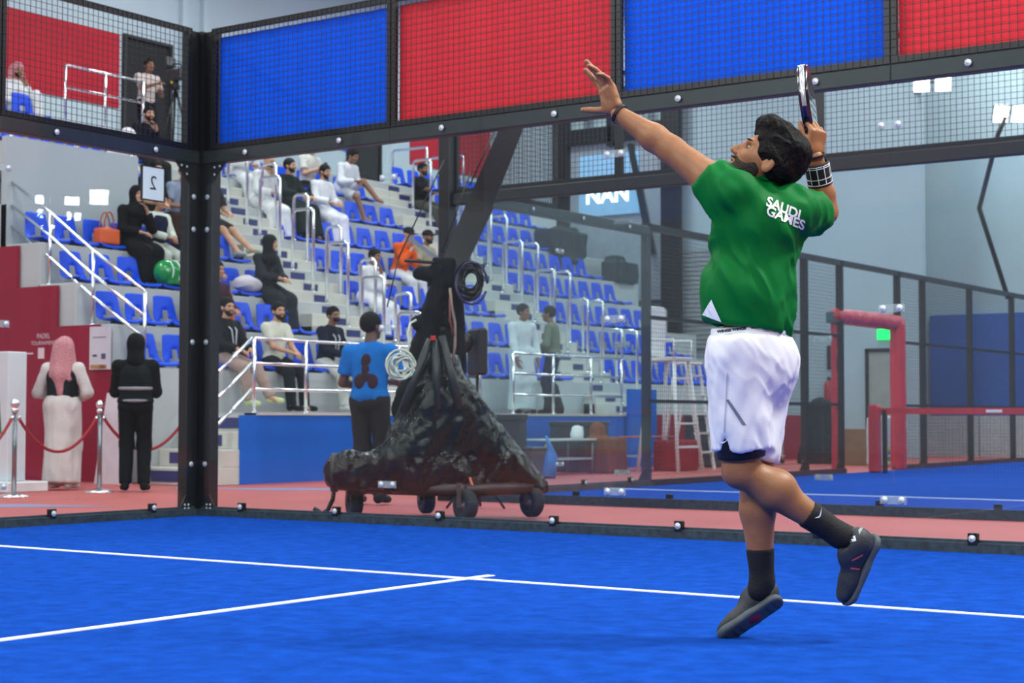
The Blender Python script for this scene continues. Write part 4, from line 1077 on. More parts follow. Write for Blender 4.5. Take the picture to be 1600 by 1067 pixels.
            V, F = blob([ell(ch, (.150, .195, .19), TR, .05), ell(be, (.145, .180, .17), TR, .05), ell(pc+(0, 0, .05), (.15, .20, .08), None, .05)], HB, 1, cuts=[(pc+(0, 0, .02), (0, 0, -1)), (J(0, 0, .46), Tz)]); vo = quads('vest', V, F, cloth(wc), root)
            return_v = vo
        elif wn == 'bands':
            for zz in (.06, .19):
                V, F = blob([ell(J(0, 0, zz), (.157, .19, .05), TR, .01)], .012, 0, cuts=[(J(0, 0, zz+.022), Tz), (J(0, 0, zz-.022), -Tz)]); quads('reflective_band', V, F, cloth(wc), root)
        elif wn == 'phone':
            b = MB(); b.box(wr[1]+unit(wr[1]-el[1])*.10+(.02, 0, .02), (.012, .07, .14), rot('Y', .4), .002); b.build('phone', M_BLACK, root)
        elif wn == 'print':
            # dark bear-like print on the back of the shirt: head and two lobes
            b = MB()
            for (y, z, ry, rz_) in ((0, .34, .05, .07), (.0, .26, .045, .06), (.055, .16, .06, .07), (-.055, .16, .06, .07), (0, .19, .07, .06)): b.ball(J(-.118, y, z), (.012, ry, rz_))
            b.build('shirt_print', cloth(wc), to)
    if sc != 1.: root.scale = (sc, sc, sc)
    return root

def sit(label, r, y, **k):
    return figure(label, (XT(r)-.20, y, ZT(r)+.065), k.pop('rz', 0.), True, group='spectators seated on the grandstand', **k)

TAN, BRN, DRK, FAIR = '#a87a5c', '#8a6148', '#4b3328', '#c09274'
CHIN = [(.26, .02, .52), (.34, -.12, .20)]; PHONE = [(.33, .08, .33), (.33, -.06, .33)]; LAP = [(.36, .06, .19), (.36, -.06, .19)]; REST = [(.30, .16, .22), (.30, -.16, .22)]
FOLD = [(.24, -.10, .34), (.24, .10, .30)]
# top left
figure('man in red white headscarf and white robe seated at the top left edge', (XT(8)-1.0, 7.05, 5.47), 0., True, lean=4, hands=CHIN, top=('long', '#d8dcdf'), bottom=('trousers', '#d8dcdf'), hair=None, wear=[('ghutra', 0)], hy=-15, beard=True, feet=[(.42, .13, -.07), (.42, -.13, -.07)], shoes=None, group='spectators seated on the grandstand')
seat(8, 7.05, 'blue plastic stadium seat under the man in the headscarf at top left').location = (XT(8)-1.0-.02, 7.05, ZT(8)+.06)
sit('bearded man in dark jacket seated below the cameraman', 7, 8.35, lean=10, hands=[(.28, .02, .50), (.34, -.1, .2)], top=('jacket', '#1a1c26'), beard=True, hy=-20, skinc=FAIR)
sit('person in white robe seated beside the parapet wall, head hidden', 6, 7.15, lean=24, top=('robe', '#dfe3e6'), hair=None, wear=[('hood', '#dfe3e6')], hp=35, hy=30)
sit('young man in black T-shirt with pale print behind the number plate', 5, 7.15, lean=14, top=('tee', '#1b1d22'), bottom=('trousers', '#24262c'), hands=LAP, hp=15, skinc=FAIR)
sit('man in blue grey shirt right of the number plate', 5, 7.72, lean=16, top=('tee', '#8f9db5'), bottom=('trousers', '#2a2d36'), hp=20, hy=-10)
sit('woman in black abaya holding a hand to her face', 4, 6.18, lean=12, top=('abaya', '#0c0d10'), hair=None, wear=[('hijab', '#0c0d10')], hands=[(.26, .10, .50), (.34, -.08, .2)], hy=-14, skinc=FAIR, feet=[(.40, .12, -.5), (.44, -.08, -.5)])
sit('child in white jacket over navy top beside the woman in black', 4, 6.68, lean=6, top=('jacket', '#d3dcd0'), bottom=('trousers', '#cfd6cd'), hands=LAP, wear=[('vest', '#171c38')], hy=-16, sc=.92, hair='short')
sit('woman with long dark hair in a brown top next to the corner post', 4, 7.20, lean=8, top=('long', '#33231f'), bottom=('trousers', '#26304e'), hair='long', hy=-8, skinc=FAIR)
sit('person in shorts with bare legs stretched out, hidden by the corner post', 5, 8.40, lean=6, top=('tee', '#1d1f24'), bottom=('shorts', '#2a2a2e'), feet=[(.72, .18, -.36), (.66, -.02, -.42)], shoes='#a5a892', skinc=FAIR)
sit('woman in orange skirt half hidden behind the corner post', 3, 6.86, lean=8, top=('long', '#241a22'), bottom=('trousers', '#c96224'), hair='long', shoes='#2a1d20', feet=[(.5, .12, -.5), (.46, -.1, -.5)])
sit('person in maroon trousers below the orange skirt at the post', 2, 6.42, lean=6, top=('long', '#3a1f30'), bottom=('trousers', '#4a1f35'), shoes='#c5c8c8')
sit('person in white robe leaning over under the blue banner', 7, 10.45, lean=32, top=('robe', '#dde1e5'), hair='short', hp=25, hy=35)
sit('bald bearded man in white robe with hand on chin', 6, 10.30, lean=14, top=('robe', '#dfe2e4'), hair=None, beard=True, hands=[(.28, -.02, .50), (.36, -.1, .2)], hp=8, skinc=FAIR)
sit('bearded man in a black cloak spread over his knees', 6, 10.95, lean=2, top=('abaya', '#17211f'), beard=True, hy=12, feet=[(.50, .18, -.44), (.52, -.16, -.44)], hands=[(.40, .16, .22), (.40, -.16, .22)], skinc=FAIR)
sit('man in cream T-shirt looking down at his phone in the upper row', 7, 12.2, lean=10, top=('tee', '#cfcfc6'), bottom=('trousers', '#1e2334'), hands=PHONE, hp=26, wear=[('phone', 0)], skinc=FAIR)
sit('man in white robe with dark shoes left of the bare-legged man', 6, 11.76, lean=8, top=('robe', '#e0e4e8'), hp=12, beard=True, skinc=FAIR, shoes='#2c2a28')
sit('man in white robe bending over, one bare leg crossed', 7, 13.1, lean=26, top=('long', '#dfe3e8'), bottom=('shorts', '#d5dade'), hp=20, hands=[(.42, .06, .20), (.42, -.06, .22)], feet=[(.66, .28, -.10), (.50, .10, -.46)], shoes=None, skinc=BRN)
sit('woman in grey black abaya and black headscarf beside the aisle steps', 3, 8.15, lean=10, top=('abaya', '#24282d'), hair=None, wear=[('hijab', '#13151a')], hands=[(.40, .04, .22), (.40, -.06, .22)], hy=20, skinc=FAIR)
sit('man in dark jacket and beige trousers next to the post in the front row', 1, 5.98, lean=0, top=('jacket', '#121519'), bottom=('trousers', '#a48e84'), beard=True, hy=-10, wear=[('lanyard', 0)], feet=[(.62, .20, -.42), (.50, -.06, -.46)], shoes='#c9d49a', skinc=FAIR)
sit('man in cream T-shirt and dark trousers in the front row', 1, 6.90, lean=4, top=('tee', '#cdd0bf'), bottom=('trousers', '#171a22'), hands=LAP, beard=True, hy=-14, shoes='#15161a', skinc=FAIR)
sit('man in navy jacket and white trousers with lanyard and face mask', 1, 7.98, lean=8, top=('jacket', '#131a2c'), bottom=('trousers', '#c9ccc4'), hands=LAP, wear=[('mask', '#1b1f38'), ('lanyard', 0)], hy=-14, skinc=BRN, shoes='#d5d8d8')
sit('man in orange hoodie and white trousers with hands at his face', 4, 12.2, lean=16, top=('jacket', '#dd5a16'), bottom=('trousers', '#cfd2d4'), hands=[(.28, .03, .48), (.28, -.03, .46)], wear=[('cap', '#15171b')], hp=14, hair=None, skinc=FAIR, shoes='#b9bcbc')
sit('man in beige T-shirt and black cap next to the orange hoodie', 4, 12.82, lean=10, top=('tee', '#a89f86'), bottom=('trousers', '#14161a'), hair=None, beard=True, wear=[('cap', '#16181b')], skinc=BRN)
sit('man in white robe holding a phone to his face in the third row', 3, 10.55, lean=10, top=('robe', '#dfe3e7'), hands=[(.27, .0, .50), (.26, .12, .30)], hp=4, skinc=BRN, shoes='#6d5a48')
sit('man in black sweater and olive trousers in the upper far row', 7, 15.48, lean=2, top=('long', '#141519'), bottom=('trousers', '#4c4c42'), hands=FOLD, beard=True, skinc=BRN, feet=[(.60, .22, -.40), (.52, -.02, -.48)])
# standing figures
figure('cameraman in a grey shirt standing at the camera by the doorway', (-11.55, 10.02, ZT(8)), -.15, False, lean=6, hands=[(.30, .10, 1.12), (.42, -.08, 1.20)], top=('tee', '#b3a9a6'), bottom=('trousers', '#15171c'), skinc=BRN, hy=-12, sc=.97)
figure('security guard in black with two grey bands on his back', (-3.85, 2.83, 0), math.radians(135), False, lean=-2, hands=[(.24, .04, 1.14), (.24, -.04, 1.10)], top=('long', '#0d0f12'), bottom=('trousers', '#0f1114'), hair=None, wear=[('hood', '#0c0e10'), ('vest', '#131a1b'), ('bands', '#8c8f98')], shoes='#0d0e10', sc=1.0)
figure('man in white robe, black vest and red white headscarf seen from behind', (-4.9, 2.7, 0), math.radians(118), False, lean=4, hands=[(.22, .14, 1.05), (.22, -.14, 1.05)], top=('robe', '#cfc8c6'), hair=None, wear=[('vest', '#14161b'), ('ghutra', 0)], shoes='#c9c6c2', sc=.99)
figure('camera operator in a bright blue shirt with a dark print on the back', (-.05, 2.25, 0), math.radians(112), False, lean=2, hands=[(.25, .12, 1.05), (.26, -.12, 1.10)], top=('tee', '#0c6fc4'), bottom=('trousers', '#26272b'), hair='buzz', wear=[('print', '#3a2730')], skinc='#5b4036', shoes='#24262a', hy=-30, sc=1.04)
figure('man in a long white robe standing on the front platform', (-4.95, 11.85, ZP), math.radians(-20), False, lean=4, hands=[(.12, .24, .84), (.2, -.22, .84)], top=('robe', '#c8d4d8'), skinc=BRN, sc=1.01, hy=20)
figure('man in olive long-sleeved shirt and dark trousers standing on the front platform', (-4.92, 12.72, ZP), math.radians(-160), False, lean=4, hands=[(.26, .14, 1.02), (.26, -.14, 1.0)], top=('long', '#6c7562'), bottom=('trousers', '#13203c'), skinc=BRN, sc=1.02)
# ================================================================== THINGS AROUND THE COURTS
# ---- camera crane on a dolly, under black plastic
CD = 13.3
def cp(x, y, d=0.): return P(x, y, CD+d)
cr = tag(empty('camera_crane', (1.80, .95, 0)), 'camera crane on a wheeled dolly wrapped in black plastic sheeting', 'camera crane')
CO = np.array(cr.location); cq = lambda x, y, d=0.: cp(x, y, d)-CO
M_PLAS = mat('black_sheeting', '#070b0c', .17, var=.25, vscale=8, bump=1.0, bscale=13, spec=.32)
M_CLOTH = cloth('#101316')
wheels = [(1.20, .56), (1.36, 1.30), (2.27, .62), (2.36, 1.40)]
for (x, y) in wheels:
    b = MB(); c = np.array((x, y, .125))-CO; ax_ = unit((.55, .83, 0)) if x < 1.6 else unit((.35, .94, 0))
    R = axes(ax_, (0, 0, 1)); prof = [(.062, -.045), (.112, -.045), (.125, -.028), (.125, .028), (.112, .045), (.062, .045), (.055, .02), (.055, -.02)]
    n = 24; v = []; f = []
    for k in range(n):
        a = 2*PI*k/n
        for r, t in prof: v.append(c+R@np.array((t, r*math.cos(a), r*math.sin(a))))
    m = len(prof)
    for k in range(n):
        for j in range(m): f.append((k*m+j, k*m+(j+1) % m, ((k+1) % n)*m+(j+1) % m, ((k+1) % n)*m+j))
    b.add(v, f, True); wo = b.build('wheel', M_RUBBER, cr)
    b = MB(); b.cyl(c-R[:, 0]*.03, c+R[:, 0]*.03, .066, 16); b.cyl(c-R[:, 0]*.055, c+R[:, 0]*.055, .022, 10); b.build('hub', mat('dull_metal', '#6d7270', .45, .6), wo)
    b = MB(); b.box(c+R[:, 0]*-.06+(0, 0, .08), (.012, .05, .19), R); b.build('fork', mat('rust_bracket', '#4d3f38', .6), wo)
b = MB()
for a, c in ((0, 1), (2, 3), (0, 2), (1, 3)): b.tube([np.array((*wheels[a], .24))-CO, np.array((*wheels[c], .24))-CO], .05, 6)
b.box(np.array((1.80, .97, .27))-CO, (.75, .55, .14), rot('Z', .35), .02); b.build('chassis', mat('dark_red_frame', '#2a1416', .5), cr)
# the sheeting
top = cq(688, 575); pr = [cone(top, cq(690, 660), .17, .30, .08), cone(cq(690, 640), cq(640, 728, -.1), .27, .26, .10), cone(cq(690, 640), cq(770, 735, .2), .28, .24, .10),
      cone(cq(585, 742, -.05), cq(540, 738, -.05), .15, .155, .06), cone(cq(600, 735, -.05), cq(690, 735, -.1), .15, .20, .08), cone(cq(770, 735, .2), cq(822, 770, .3), .22, .17, .08), cone(cq(720, 660, .1), cq(800, 750, .3), .20, .16, .08),
      slab3(cq(720, 740, -.2), cq(815, 780, .2), cq(760, 690, .1), .05, .05)]
V, F = blob(pr, .018, 1, cuts=[(np.array((0, 0, .235)), (-.05, 0, -1))])
V = folds(V, F, .045, 9., 2., (.15, .1, 1), 2.); V = folds(V, F, .022, 20., 4., (.4, .2, .8), 6.); V = folds(V, F, .012, 34., 9., (-.5, .2, .8), 3.)
quads('plastic_sheet', V, F, M_PLAS, cr)
b = MB(); e = unit(cq(520, 740)-cq(560, 740)); b.cyl(cq(528, 738, -.05), cq(518, 738, -.05), .155, 24); b.build('drum_cap', mat('dark_drum', '#2b2626', .5), cr)
b = MB()
for k in range(5): b.ball(cq(533+6*k, 714+3.0*k, -.12), .017)
b.build('drum_bolts', M_CHROME, cr)['kind'] = 'stuff'
b = MB(); b.tube([cq(522, 762), cq(520, 780), cq(512, 797), cq(503, 802), cq(497, 798), cq(490, 794)], .018, 8); b.build('foot_pedal', M_STEEL, cr)
# column and folded tripod legs
pr = [rbox(cq(698, 425), (.07, .06, .09), None, .02, .03), cone(cq(690, 440), cq(676, 485), .08, .07, .03), cone(cq(676, 485), cq(664, 545, .05), .07, .09, .03), cone(cq(664, 545, .05), cq(640, 640, .1), .10, .14, .06), cone(cq(708, 440, .1), cq(713, 580, .15), .07, .075, .03), cone(cq(655, 428), cq(690, 430), .05, .07, .03), cone(cq(650, 505), cq(712, 500, .1), .05, .05, .03), rbox(cq(700, 540, .05), (.06, .05, .10), None, .02, .03)]
V, F = blob(pr, .016, 1); V = folds(V, F, .03, 12., 5., (.1, .1, 1), 9.); quads('wrapped_column', V, F, M_CLOTH, cr)
for (a, c) in (((672, 530), (628, 645)), ((690, 525), (718, 640)), ((680, 530), (684, 640))):
    b = MB(); b.tube([cq(*a, -.22), cq(*c, -.30)], [.030, .036], 8); b.build('strut', M_STEEL2, cr)
b = MB(); b.box(cq(677, 528, -.26), (.03, .03, .035)); b.build('red_clip', mat('signal_red', '#c22a22', .5), cr)
# the arm: rises to the right, kinked
def beam(name, a, c, w0, w1, m, dep=.16):
    ax_ = unit(c-a); s = unit(np.cross(ax_, FW)); t = np.cross(ax_, s); v = []
    for p, w_ in ((a, w0), (c, w1)):
        for (i, j) in ((-1, -1), (1, -1), (1, 1), (-1, 1)): v.append(p+s*i*w_/2+t*j*dep/2)
    b = MB(); b.add(v, [(0, 1, 2, 3), (4, 7, 6, 5), (0, 4, 5, 1), (1, 5, 6, 2), (2, 6, 7, 3), (3, 7, 4, 0)]); return b.build(name, m, cr)
beam('arm_lower', cq(702, 428), cq(752, 318, .1), .18, .21, M_STEEL)
beam('arm_upper', cq(746, 330, .1), cq(806, 185, .25), .20, .17, mat('arm_grey', '#11151b', .5, spec=.3)); beam('arm_tip', cq(800, 200, .25), cq(845, 95, .4), .17, .15, M_STEEL)
b = MB(); b.tube([cq(632, 407, -.1), cq(700, 412)], .013, 6); b.build('platform_bar', M_STEEL, cr)
b = MB(); b.tube([cq(700, 405), cq(757, 416, .1)], .016, 6); b.build('platform_bar', M_STEEL2, cr)
b = MB(); b.box((cq(640, 372)+cq(684, 405))/2, (.03, .035, .29), axes(FW, unit(cq(640, 372)-cq(684, 405)))); b.build('monitor_edge', mat('silver_edge', '#8c9499', .3, .5), cr)
for a, c in (((694, 250), (622, 405)), ((622, 405), (605, 480)), ((772, 205), (734, 290)), ((735, 270), (690, 395))):
    b = MB(); b.tube([cq(*a), cq(*c)], .006, 5); b.build('guy_wire', M_BLACK, cr)
def coil(name, c, r, turns, th, m, sq=.8, seed=0, parent=None):
    b = MB(); pts = []; rr = random.Random(seed)
    for t in range(turns):
        j = rr.uniform(.6, 1.12)*(1-.12*(name == 'cable_coil')); dx, dy = rr.uniform(-.3, .3)*r, rr.uniform(-.3, .2)*r
        for k in range(16):
            a = 2*PI*k/16; pts.append(c+RT*(r*j*math.cos(a)+dx)+UP*(r*j*math.sin(a)/sq+dy)+FW*(.02*math.sin(3*a+t)))
    b.tube(pts, th, 6); return b.build(name, m, parent)
coil('cable_coil', cq(732, 437, -.1), .12, 6, .014, M_BLACK, .75, 3, cr)
coil('cable_loop', cq(733, 445, -.12), .135, 1, .011, mat('violet_cable', '#3b3560', .5), .75, 5, cr)
b = MB(); b.tube([cq(703, 450, -.2), cq(706, 480, -.2), cq(711, 505, -.2), cq(711, 540, -.2), cq(706, 570, -.2)], .012, 6); b.build('beige_cable', mat('beige_cable', '#8d7a6c', .6), cr)
b = MB(); b.tube([cq(703, 465, -.2), cq(703, 500, -.21), cq(709, 525, -.21)], .010, 6); b.build('red_cable', mat('dull_red_cable', '#6f3a36', .6), cr)
b = MB(); b.tube([cq(734, 746, -.35), cq(740, 765, -.38), cq(738, 790, -.4), cq(728, 808, -.42), cq(719, 815, -.42)], .011, 6); b.build('orange_hose', mat('orange_hose', '#b5603f', .5), cr)
co = coil('white_cable_coil', cp(629, 570, -.25), .10, 8, .009, mat('white_cable', '#c9cfc0', .5), .95, 8); tag(co, 'coiled white cable hanging beside the blue-shirted operator', 'cable')
b = MB(); b.tube([cp(633, 555, -.25), cp(640, 540, -.25), cp(637, 520, -.25), cp(641, 505, -.2), cp(650, 500, -.15)], .010, 6); b.build('cable_end', MATS['white_cable'], co)
# black monitor on a stand behind the crane
mo = tag(empty('monitor_stand', (1.35, 2.35, 0)), 'black covered monitor on a thin stand right of the crane', 'monitor')
q = P(746, 550, 15.0)-np.array(mo.location); b = MB(); b.box(q, (.30, .10, .42), axes(unit((.82, -.57, 0)), (0, 0, 1))@rot('Z', PI/2*0), .02); b.build('monitor', mat('monitor_black', '#131a1e', .5, var=.2), mo)
b = MB(); b.ball(P(724, 535, 14.9)-np.array(mo.location), (.09, .09, .10)); b.build('fan_head', M_BLACK, mo)
b = MB(); b.cyl((q[0], q[1], .0), q, .016, 8); b.build('pole', M_BLACK, mo)
for a in (0, 2.1, 4.2): b = MB(); b.tube([(q[0], q[1], .35), (q[0]+.3*math.cos(a), q[1]+.3*math.sin(a), 0)], .012, 6); b.build('leg', M_BLACK, mo)

# ---- rope barrier
def stanchion(x, y, label):
    r = tag(empty('stanchion', (x, y, 0)), label, 'stanchion', 'chrome rope barrier posts')
    b = MB(); b.lathe((0, 0, -.012), [(.16, 0), (.16, .012), (.12, .028), (.05, .04), (.028, .05)], 24); b.build('base', M_CHROME, r)
    b = MB(); b.cyl((0, 0, .03), (0, 0, .88), .024, 14); b.build('pole', mat('brushed_steel', '#8e9499', .3, .9), r)
    b = MB(); b.lathe((0, 0, .85), [(.034, 0), (.038, .02), (.034, .04), (.018, .05), (.018, .06)], 16); b.build('collar', M_CHROME, r)
    b = MB(); b.ball((0, 0, .94), .047, 16, 10); b.build('ball_top', M_CHROME, r); return r
ST = [(-3.94, 1.29), (-4.04, 2.50), (-3.92, 3.70)]
stanchion(*ST[0], 'chrome rope post at the left edge in front of the white totem'); stanchion(*ST[1], 'chrome rope post between the two standing men'); stanchion(*ST[2], 'chrome rope post hidden behind the corner post')
M_ROPE = mat('red_rope', '#9c1424', .7, var=.15, vscale=40, bump=.3, bscale=80)
def rope(a, c, sag, label):
    pts = [np.array((a[0]+(c[0]-a[0])*t, a[1]+(c[1]-a[1])*t, .86-sag*4*t*(1-t))) for t in np.linspace(.03, .97, 17)]
    b = MB(); b.tube(pts, .017, 8); o = tag(b.build('barrier_rope', M_ROPE), label, 'rope', 'red barrier ropes')
    for p, q in ((pts[0], pts[1]), (pts[-1], pts[-2])): b = MB(); b.cyl(p, p+(q-p)*.35, .021, 8); b.build('hook', M_CHROME, o)
rope(ST[0], ST[1], .42, 'red rope sagging in front of the man in the headscarf'); rope(ST[1], ST[2], .42, 'red rope sagging in front of the security guard')
rope((-3.6, .1), ST[0], .42, 'short end of red rope at the left edge')

# ---- white totem with a flag print, white podium
tt = tag(MB().bb(-5.9, -4.95, 2.0, 2.25, .10, 1.52, .01).build('white_totem', mat('totem_white', '#cfd8de', .4, var=.02)), 'white totem sign with a coloured flag print at the left edge', 'sign')
part('plinth', M_WHITE, tt, (-6.1, -4.75, 1.85, 2.4, -.012, .10), bev=.01)
for i, (c, dx) in enumerate((('#1f7d3a', 0), ('#2b2d30', -.05), ('#d98a2e', -.11), ('#2f57b0', -.17))):
    b = MB(); b.prism([(-5.08+dx, 1.998, .62), (-5.05+dx, 1.998, .62), (-5.10+dx, 1.998, 1.05-.06*i), (-5.13+dx, 1.998, 1.0-.06*i)], (0, -.003, 0)); b.build('flag_print', mat('flag_'+c.strip('#'), c, .5), tt)
for i in range(3): lettering('caption', ('SAUDI', 'PADEL', 'GAMES')[i], .055, (-5.19, 1.996, .60-.06*i), (1, 0, 0), (0, 0, 1), mat('caption_grey', '#5a6168', .5), tt)
b = MB(); b.prism([(-6.02, 4.15, -.012), (-5.50, 4.15, -.012), (-5.58, 4.2, 1.06), (-5.86, 4.2, 1.10)], (0, .14, 0)); tag(b.build('white_podium', mat('podium_white', '#d6ccd4', .5)), 'white tapered podium behind the security guard', 'podium')

# ---- bags on the seats
hb = tag(empty('handbag', (XT(4)-.12, 5.72, ZT(4)+.075)), 'orange handbag with long handles on a fourth row seat', 'handbag')
V, F = blob([rbox((0, 0, .11), (.06, .15, .085), None, .025, .02), ell((0, 0, .2), (.05, .10, .05), None, .03)], .014, 1); quads('bag_body', V, F, mat('orange_leather', '#d2571f', .5, bump=.2, bscale=20), hb)
for dx in (-.045, .045): b = MB(); b.tube([(dx, .09*math.cos(a), .21+.24*math.sin(a)) for a in np.linspace(0, PI, 11)], .011, 6); b.build('handle', mat('dark_orange_leather', '#9c4524', .5), hb)
gb = tag(empty('sports_bag', (XT(3)-.10, 6.28, ZT(3)+.08)), 'shiny green sports bag with white piping on a third row seat', 'bag')
V, F = blob([cone((0, -.15, .17), (0, .18, .17), .165, .16, .03), rbox((0, 0, .06), (.12, .17, .04), None, .02, .03)], .014, 1, cuts=[((0, 0, .0), (0, 0, -1))]); V = folds(V, F, .012, 9., 4., (1, 0, .4), 1.); quads('bag_body', V, F, mat('green_vinyl', '#0a8a3e', .18, var=.06, coat=.4), gb)
ring('piping', (0, -.16, .17), (0, 1, 0), .158, .02, .012, M_WHITE, parent=gb); ring('piping', (0, -.03, .17), (0, 1, 0), .166, .02, .010, M_WHITE, parent=gb)
V, F = blob([ell((0, 0, .12), (.16, .2, .12), None, .03), ell((.05, .12, .1), (.12, .12, .1), None, .05)], .016, 1); V = folds(V, F, .03, 9., 4., (1, .3, .4), 3.)
o = quads('white_bag', V, F, cloth('#c9c5cc')); o.location = (XT(3)-.15, 7.72, ZT(3)+.08); tag(o, 'crumpled white cloth bag on the seat beside the woman in grey', 'bag')
V, F = blob([rbox((0, 0, .24), (.20, .62, .20), None, .04, .05), rbox((-.1, .25, .45), (.10, .30, .10), None, .04, .08), slab3((.2, -.6, .0), (.2, .6, .0), (.35, .0, -.2), .04, .08)], .03, 1); V = folds(V, F, .05, 5., 2., (0, .3, 1), 5.)
o = quads('dark_cover', V, F, cloth('#2a2f32')); o.location = (XT(6)-.1, 19.2, ZT(6)); tag(o, 'dark grey covered equipment lying on the far upper seats', 'equipment')
V, F = blob([rbox((0, 0, .22), (.18, .38, .18), None, .04, .05), rbox((-.05, -.1, .42), (.10, .18, .10), None, .04, .08)], .03, 1); V = folds(V, F, .05, 5., 2., (0, .3, 1), 2.)
o = quads('dark_cover', V, F, cloth('#2a2f32')); o.location = (XT(5)-.1, 20.4, ZT(5)); tag(o, 'smaller dark cover at the far end of the stand below the screen', 'equipment')
V, F = blob([cone((0, 0, .1), (0, 0, .42), .17, .08, .05)], .016, 1); V = folds(V, F, .03, 9., 3., (0, 0, 1), 4.)
o = quads('black_backpack', V, F, cloth('#15161a')); o.location = (-4.62, 12.28, ZP); tag(o, 'black bag on the platform at the feet of the white robed man', 'bag')

# ---- television camera on a tripod, top left
tv = tag(empty('tv_camera', (-11.25, 10.42, ZT(8))), 'grey broadcast camera on a tripod beside the cameraman', 'camera')
b = MB(); b.box((0, 0, 1.42), (.42, .16, .20), None, .03); b.build('camera_body', mat('camera_grey', '#33373a', .5), tv)
b = MB(); b.cyl((.2, 0, 1.40), (.46, 0, 1.38), .055, 14, .065); b.build('lens', M_BLACK, tv)
b = MB(); b.box((-.12, 0, 1.66), (.05, .22, .17), rot('Y', -.2), .01); b.build('viewfinder', mat('viewfinder_grey', '#3d4143', .5), tv)
b = MB(); b.tube([(-.1, 0, 1.52), (-.05, 0, 1.62), (.12, 0, 1.60), (.16, 0, 1.5)], .014, 6); b.build('handle', M_BLACK, tv)
b = MB(); b.tube([(-.1, 0, 1.30), (-.42, -.1, 1.18)], .012, 6); b.build('pan_bar', M_BLACK, tv)
b = MB(); b.lathe((0, 0, 1.16), [(.07, 0), (.08, .06), (.05, .12), (.06, .16)], 14); b.build('tripod_head', M_BLACK, tv)
b = MB(); b.ball((-.02, -.07, 1.28), .022); b.build('yellow_level', mat('yellow_level', '#c8c81e', .4), tv)
for a in (.4, 2.5, 4.6): b = MB(); b.tube([(0, 0, 1.18), (.34*math.cos(a), .34*math.sin(a), 0)], [.022, .014], 8); b.build('leg', M_BLACK, tv)

# ---- second court: net, padded gate, lamp
nt_ = tag(empty('court_net', (.32, 13.4, 0)), 'padel net with red headband on the second court', 'net')
M_PAD = mat('red_padding', '#c2263c', .38, var=.08, vscale=6, bump=.12, bscale=14, coat=.2)
part('post_pad', M_PAD, nt_, (-.10, .06, -.09, .07, 0, 1.0), bev=.03); part('net_post', M_STEEL, nt_, (.10, .16, -.03, .03, 0, .92))
part('headband', M_PAD, nt_, (.06, 9.5, -.02, .02, .86, .95)); 
for x in (2.0, 3.2): part('headband_print', M_WHITE, nt_, (x-.35, x-.12, -.023, -.019, .885, .925)); 
g = MB()
for k in range(190): x = .1+.05*k; g.bb(x-.0012, x+.0012, -.001, .001, .02, .86)
for k in range(17): z = .04+.05*k; g.bb(.1, 9.5, -.001, .001, z-.0012, z+.0012)
g.build('net_mesh', M_WIRE, nt_)['kind'] = 'stuff'
gt = tag(empty('padded_gate', (-.07, 13.05, 0)), 'gate frame wrapped in red padding at the side of the second court', 'gate')
for (x, yy, nm) in ((-.07, 0., 'left_pad'), (.02, 2.12, 'right_pad')):
    V, F = blob([cone((x, yy, 0), (x, yy, 2.25), .085 if nm == 'left_pad' else .125, .085 if nm == 'left_pad' else .12, .01, 1)], .02, 0); V = folds(V, F, .008, 9., 2., (.1, .1, 1), yy); quads('upright_pad', V, F, M_PAD, gt)
V, F = blob([cone((-.05, -.05, 2.30), (.0, 2.18, 2.30), .115, .12, .01)], .02, 0); V = folds(V, F, .012, 9., 6., (.3, .5, 1), 3.); quads('crossbar_pad', V, F, M_PAD, gt)
ring('teal_tape', (-.09, -.06, 2.28), (0, 0, 1), .10, .16, .01, mat('teal_tape', '#2f5f68', .5), parent=gt)
def flood(root_name, loc, aim, label, w_=.26, h_=.30, strength=14., pole=None, n=2, gap=.34):
    r = tag(empty(root_name, loc), label, 'floodlight'); d = unit(np.array(aim)-np.array(loc)); R = axes(d, (0, 0, 1))
    M_E = mat('led_white_%d' % int(strength), (1., 1., 1.), .3, var=0, emit=strength)
    for i in range(n):
        o_ = R[:, 1]*(i-(n-1)/2)*gap
        b = MB(); b.box(o_-R[:, 0]*.04, (.07, w_+.04, h_+.04), R, .015); ho = b.build('lamp_housing', mat('lamp_grey', '#9aa2a8', .4, .4), r)
        b = MB(); b.box(o_+R[:, 0]*.002, (.012, w_, h_), R, .004); b.build('led_panel', M_E, ho)
    b = MB(); b.tube([R[:, 1]*-gap*.7-R[:, 0]*.07, R[:, 1]*gap*.7-R[:, 0]*.07], .018, 6); b.build('yoke', M_STEEL, r)
    if pole: b = MB(); b.tube([np.array(p)-np.array(loc) for p in pole], .045, 8); b.build('pole', M_STEEL, r)
    return r
flood('floodlight', (.03, 20.5, 6.40), (5.5, 13.0, 1.), 'bright twin floodlight on a bent pole over the second court', strength=16, pole=[(-.05, 20.5, 3.0), (-.57, 20.5, 4.70), (-.2, 20.5, 6.05), (-.05, 20.48, 6.36)])
flood('floodlight', (-2.05, 22.1, 7.50), (4.5, 8.0, 2.), 'twin floodlight high on the end wall', strength=9, pole=[(-2.5, 22.29, 7.4), (-2.15, 22.15, 7.42)], w_=.30, h_=.36, gap=.42)
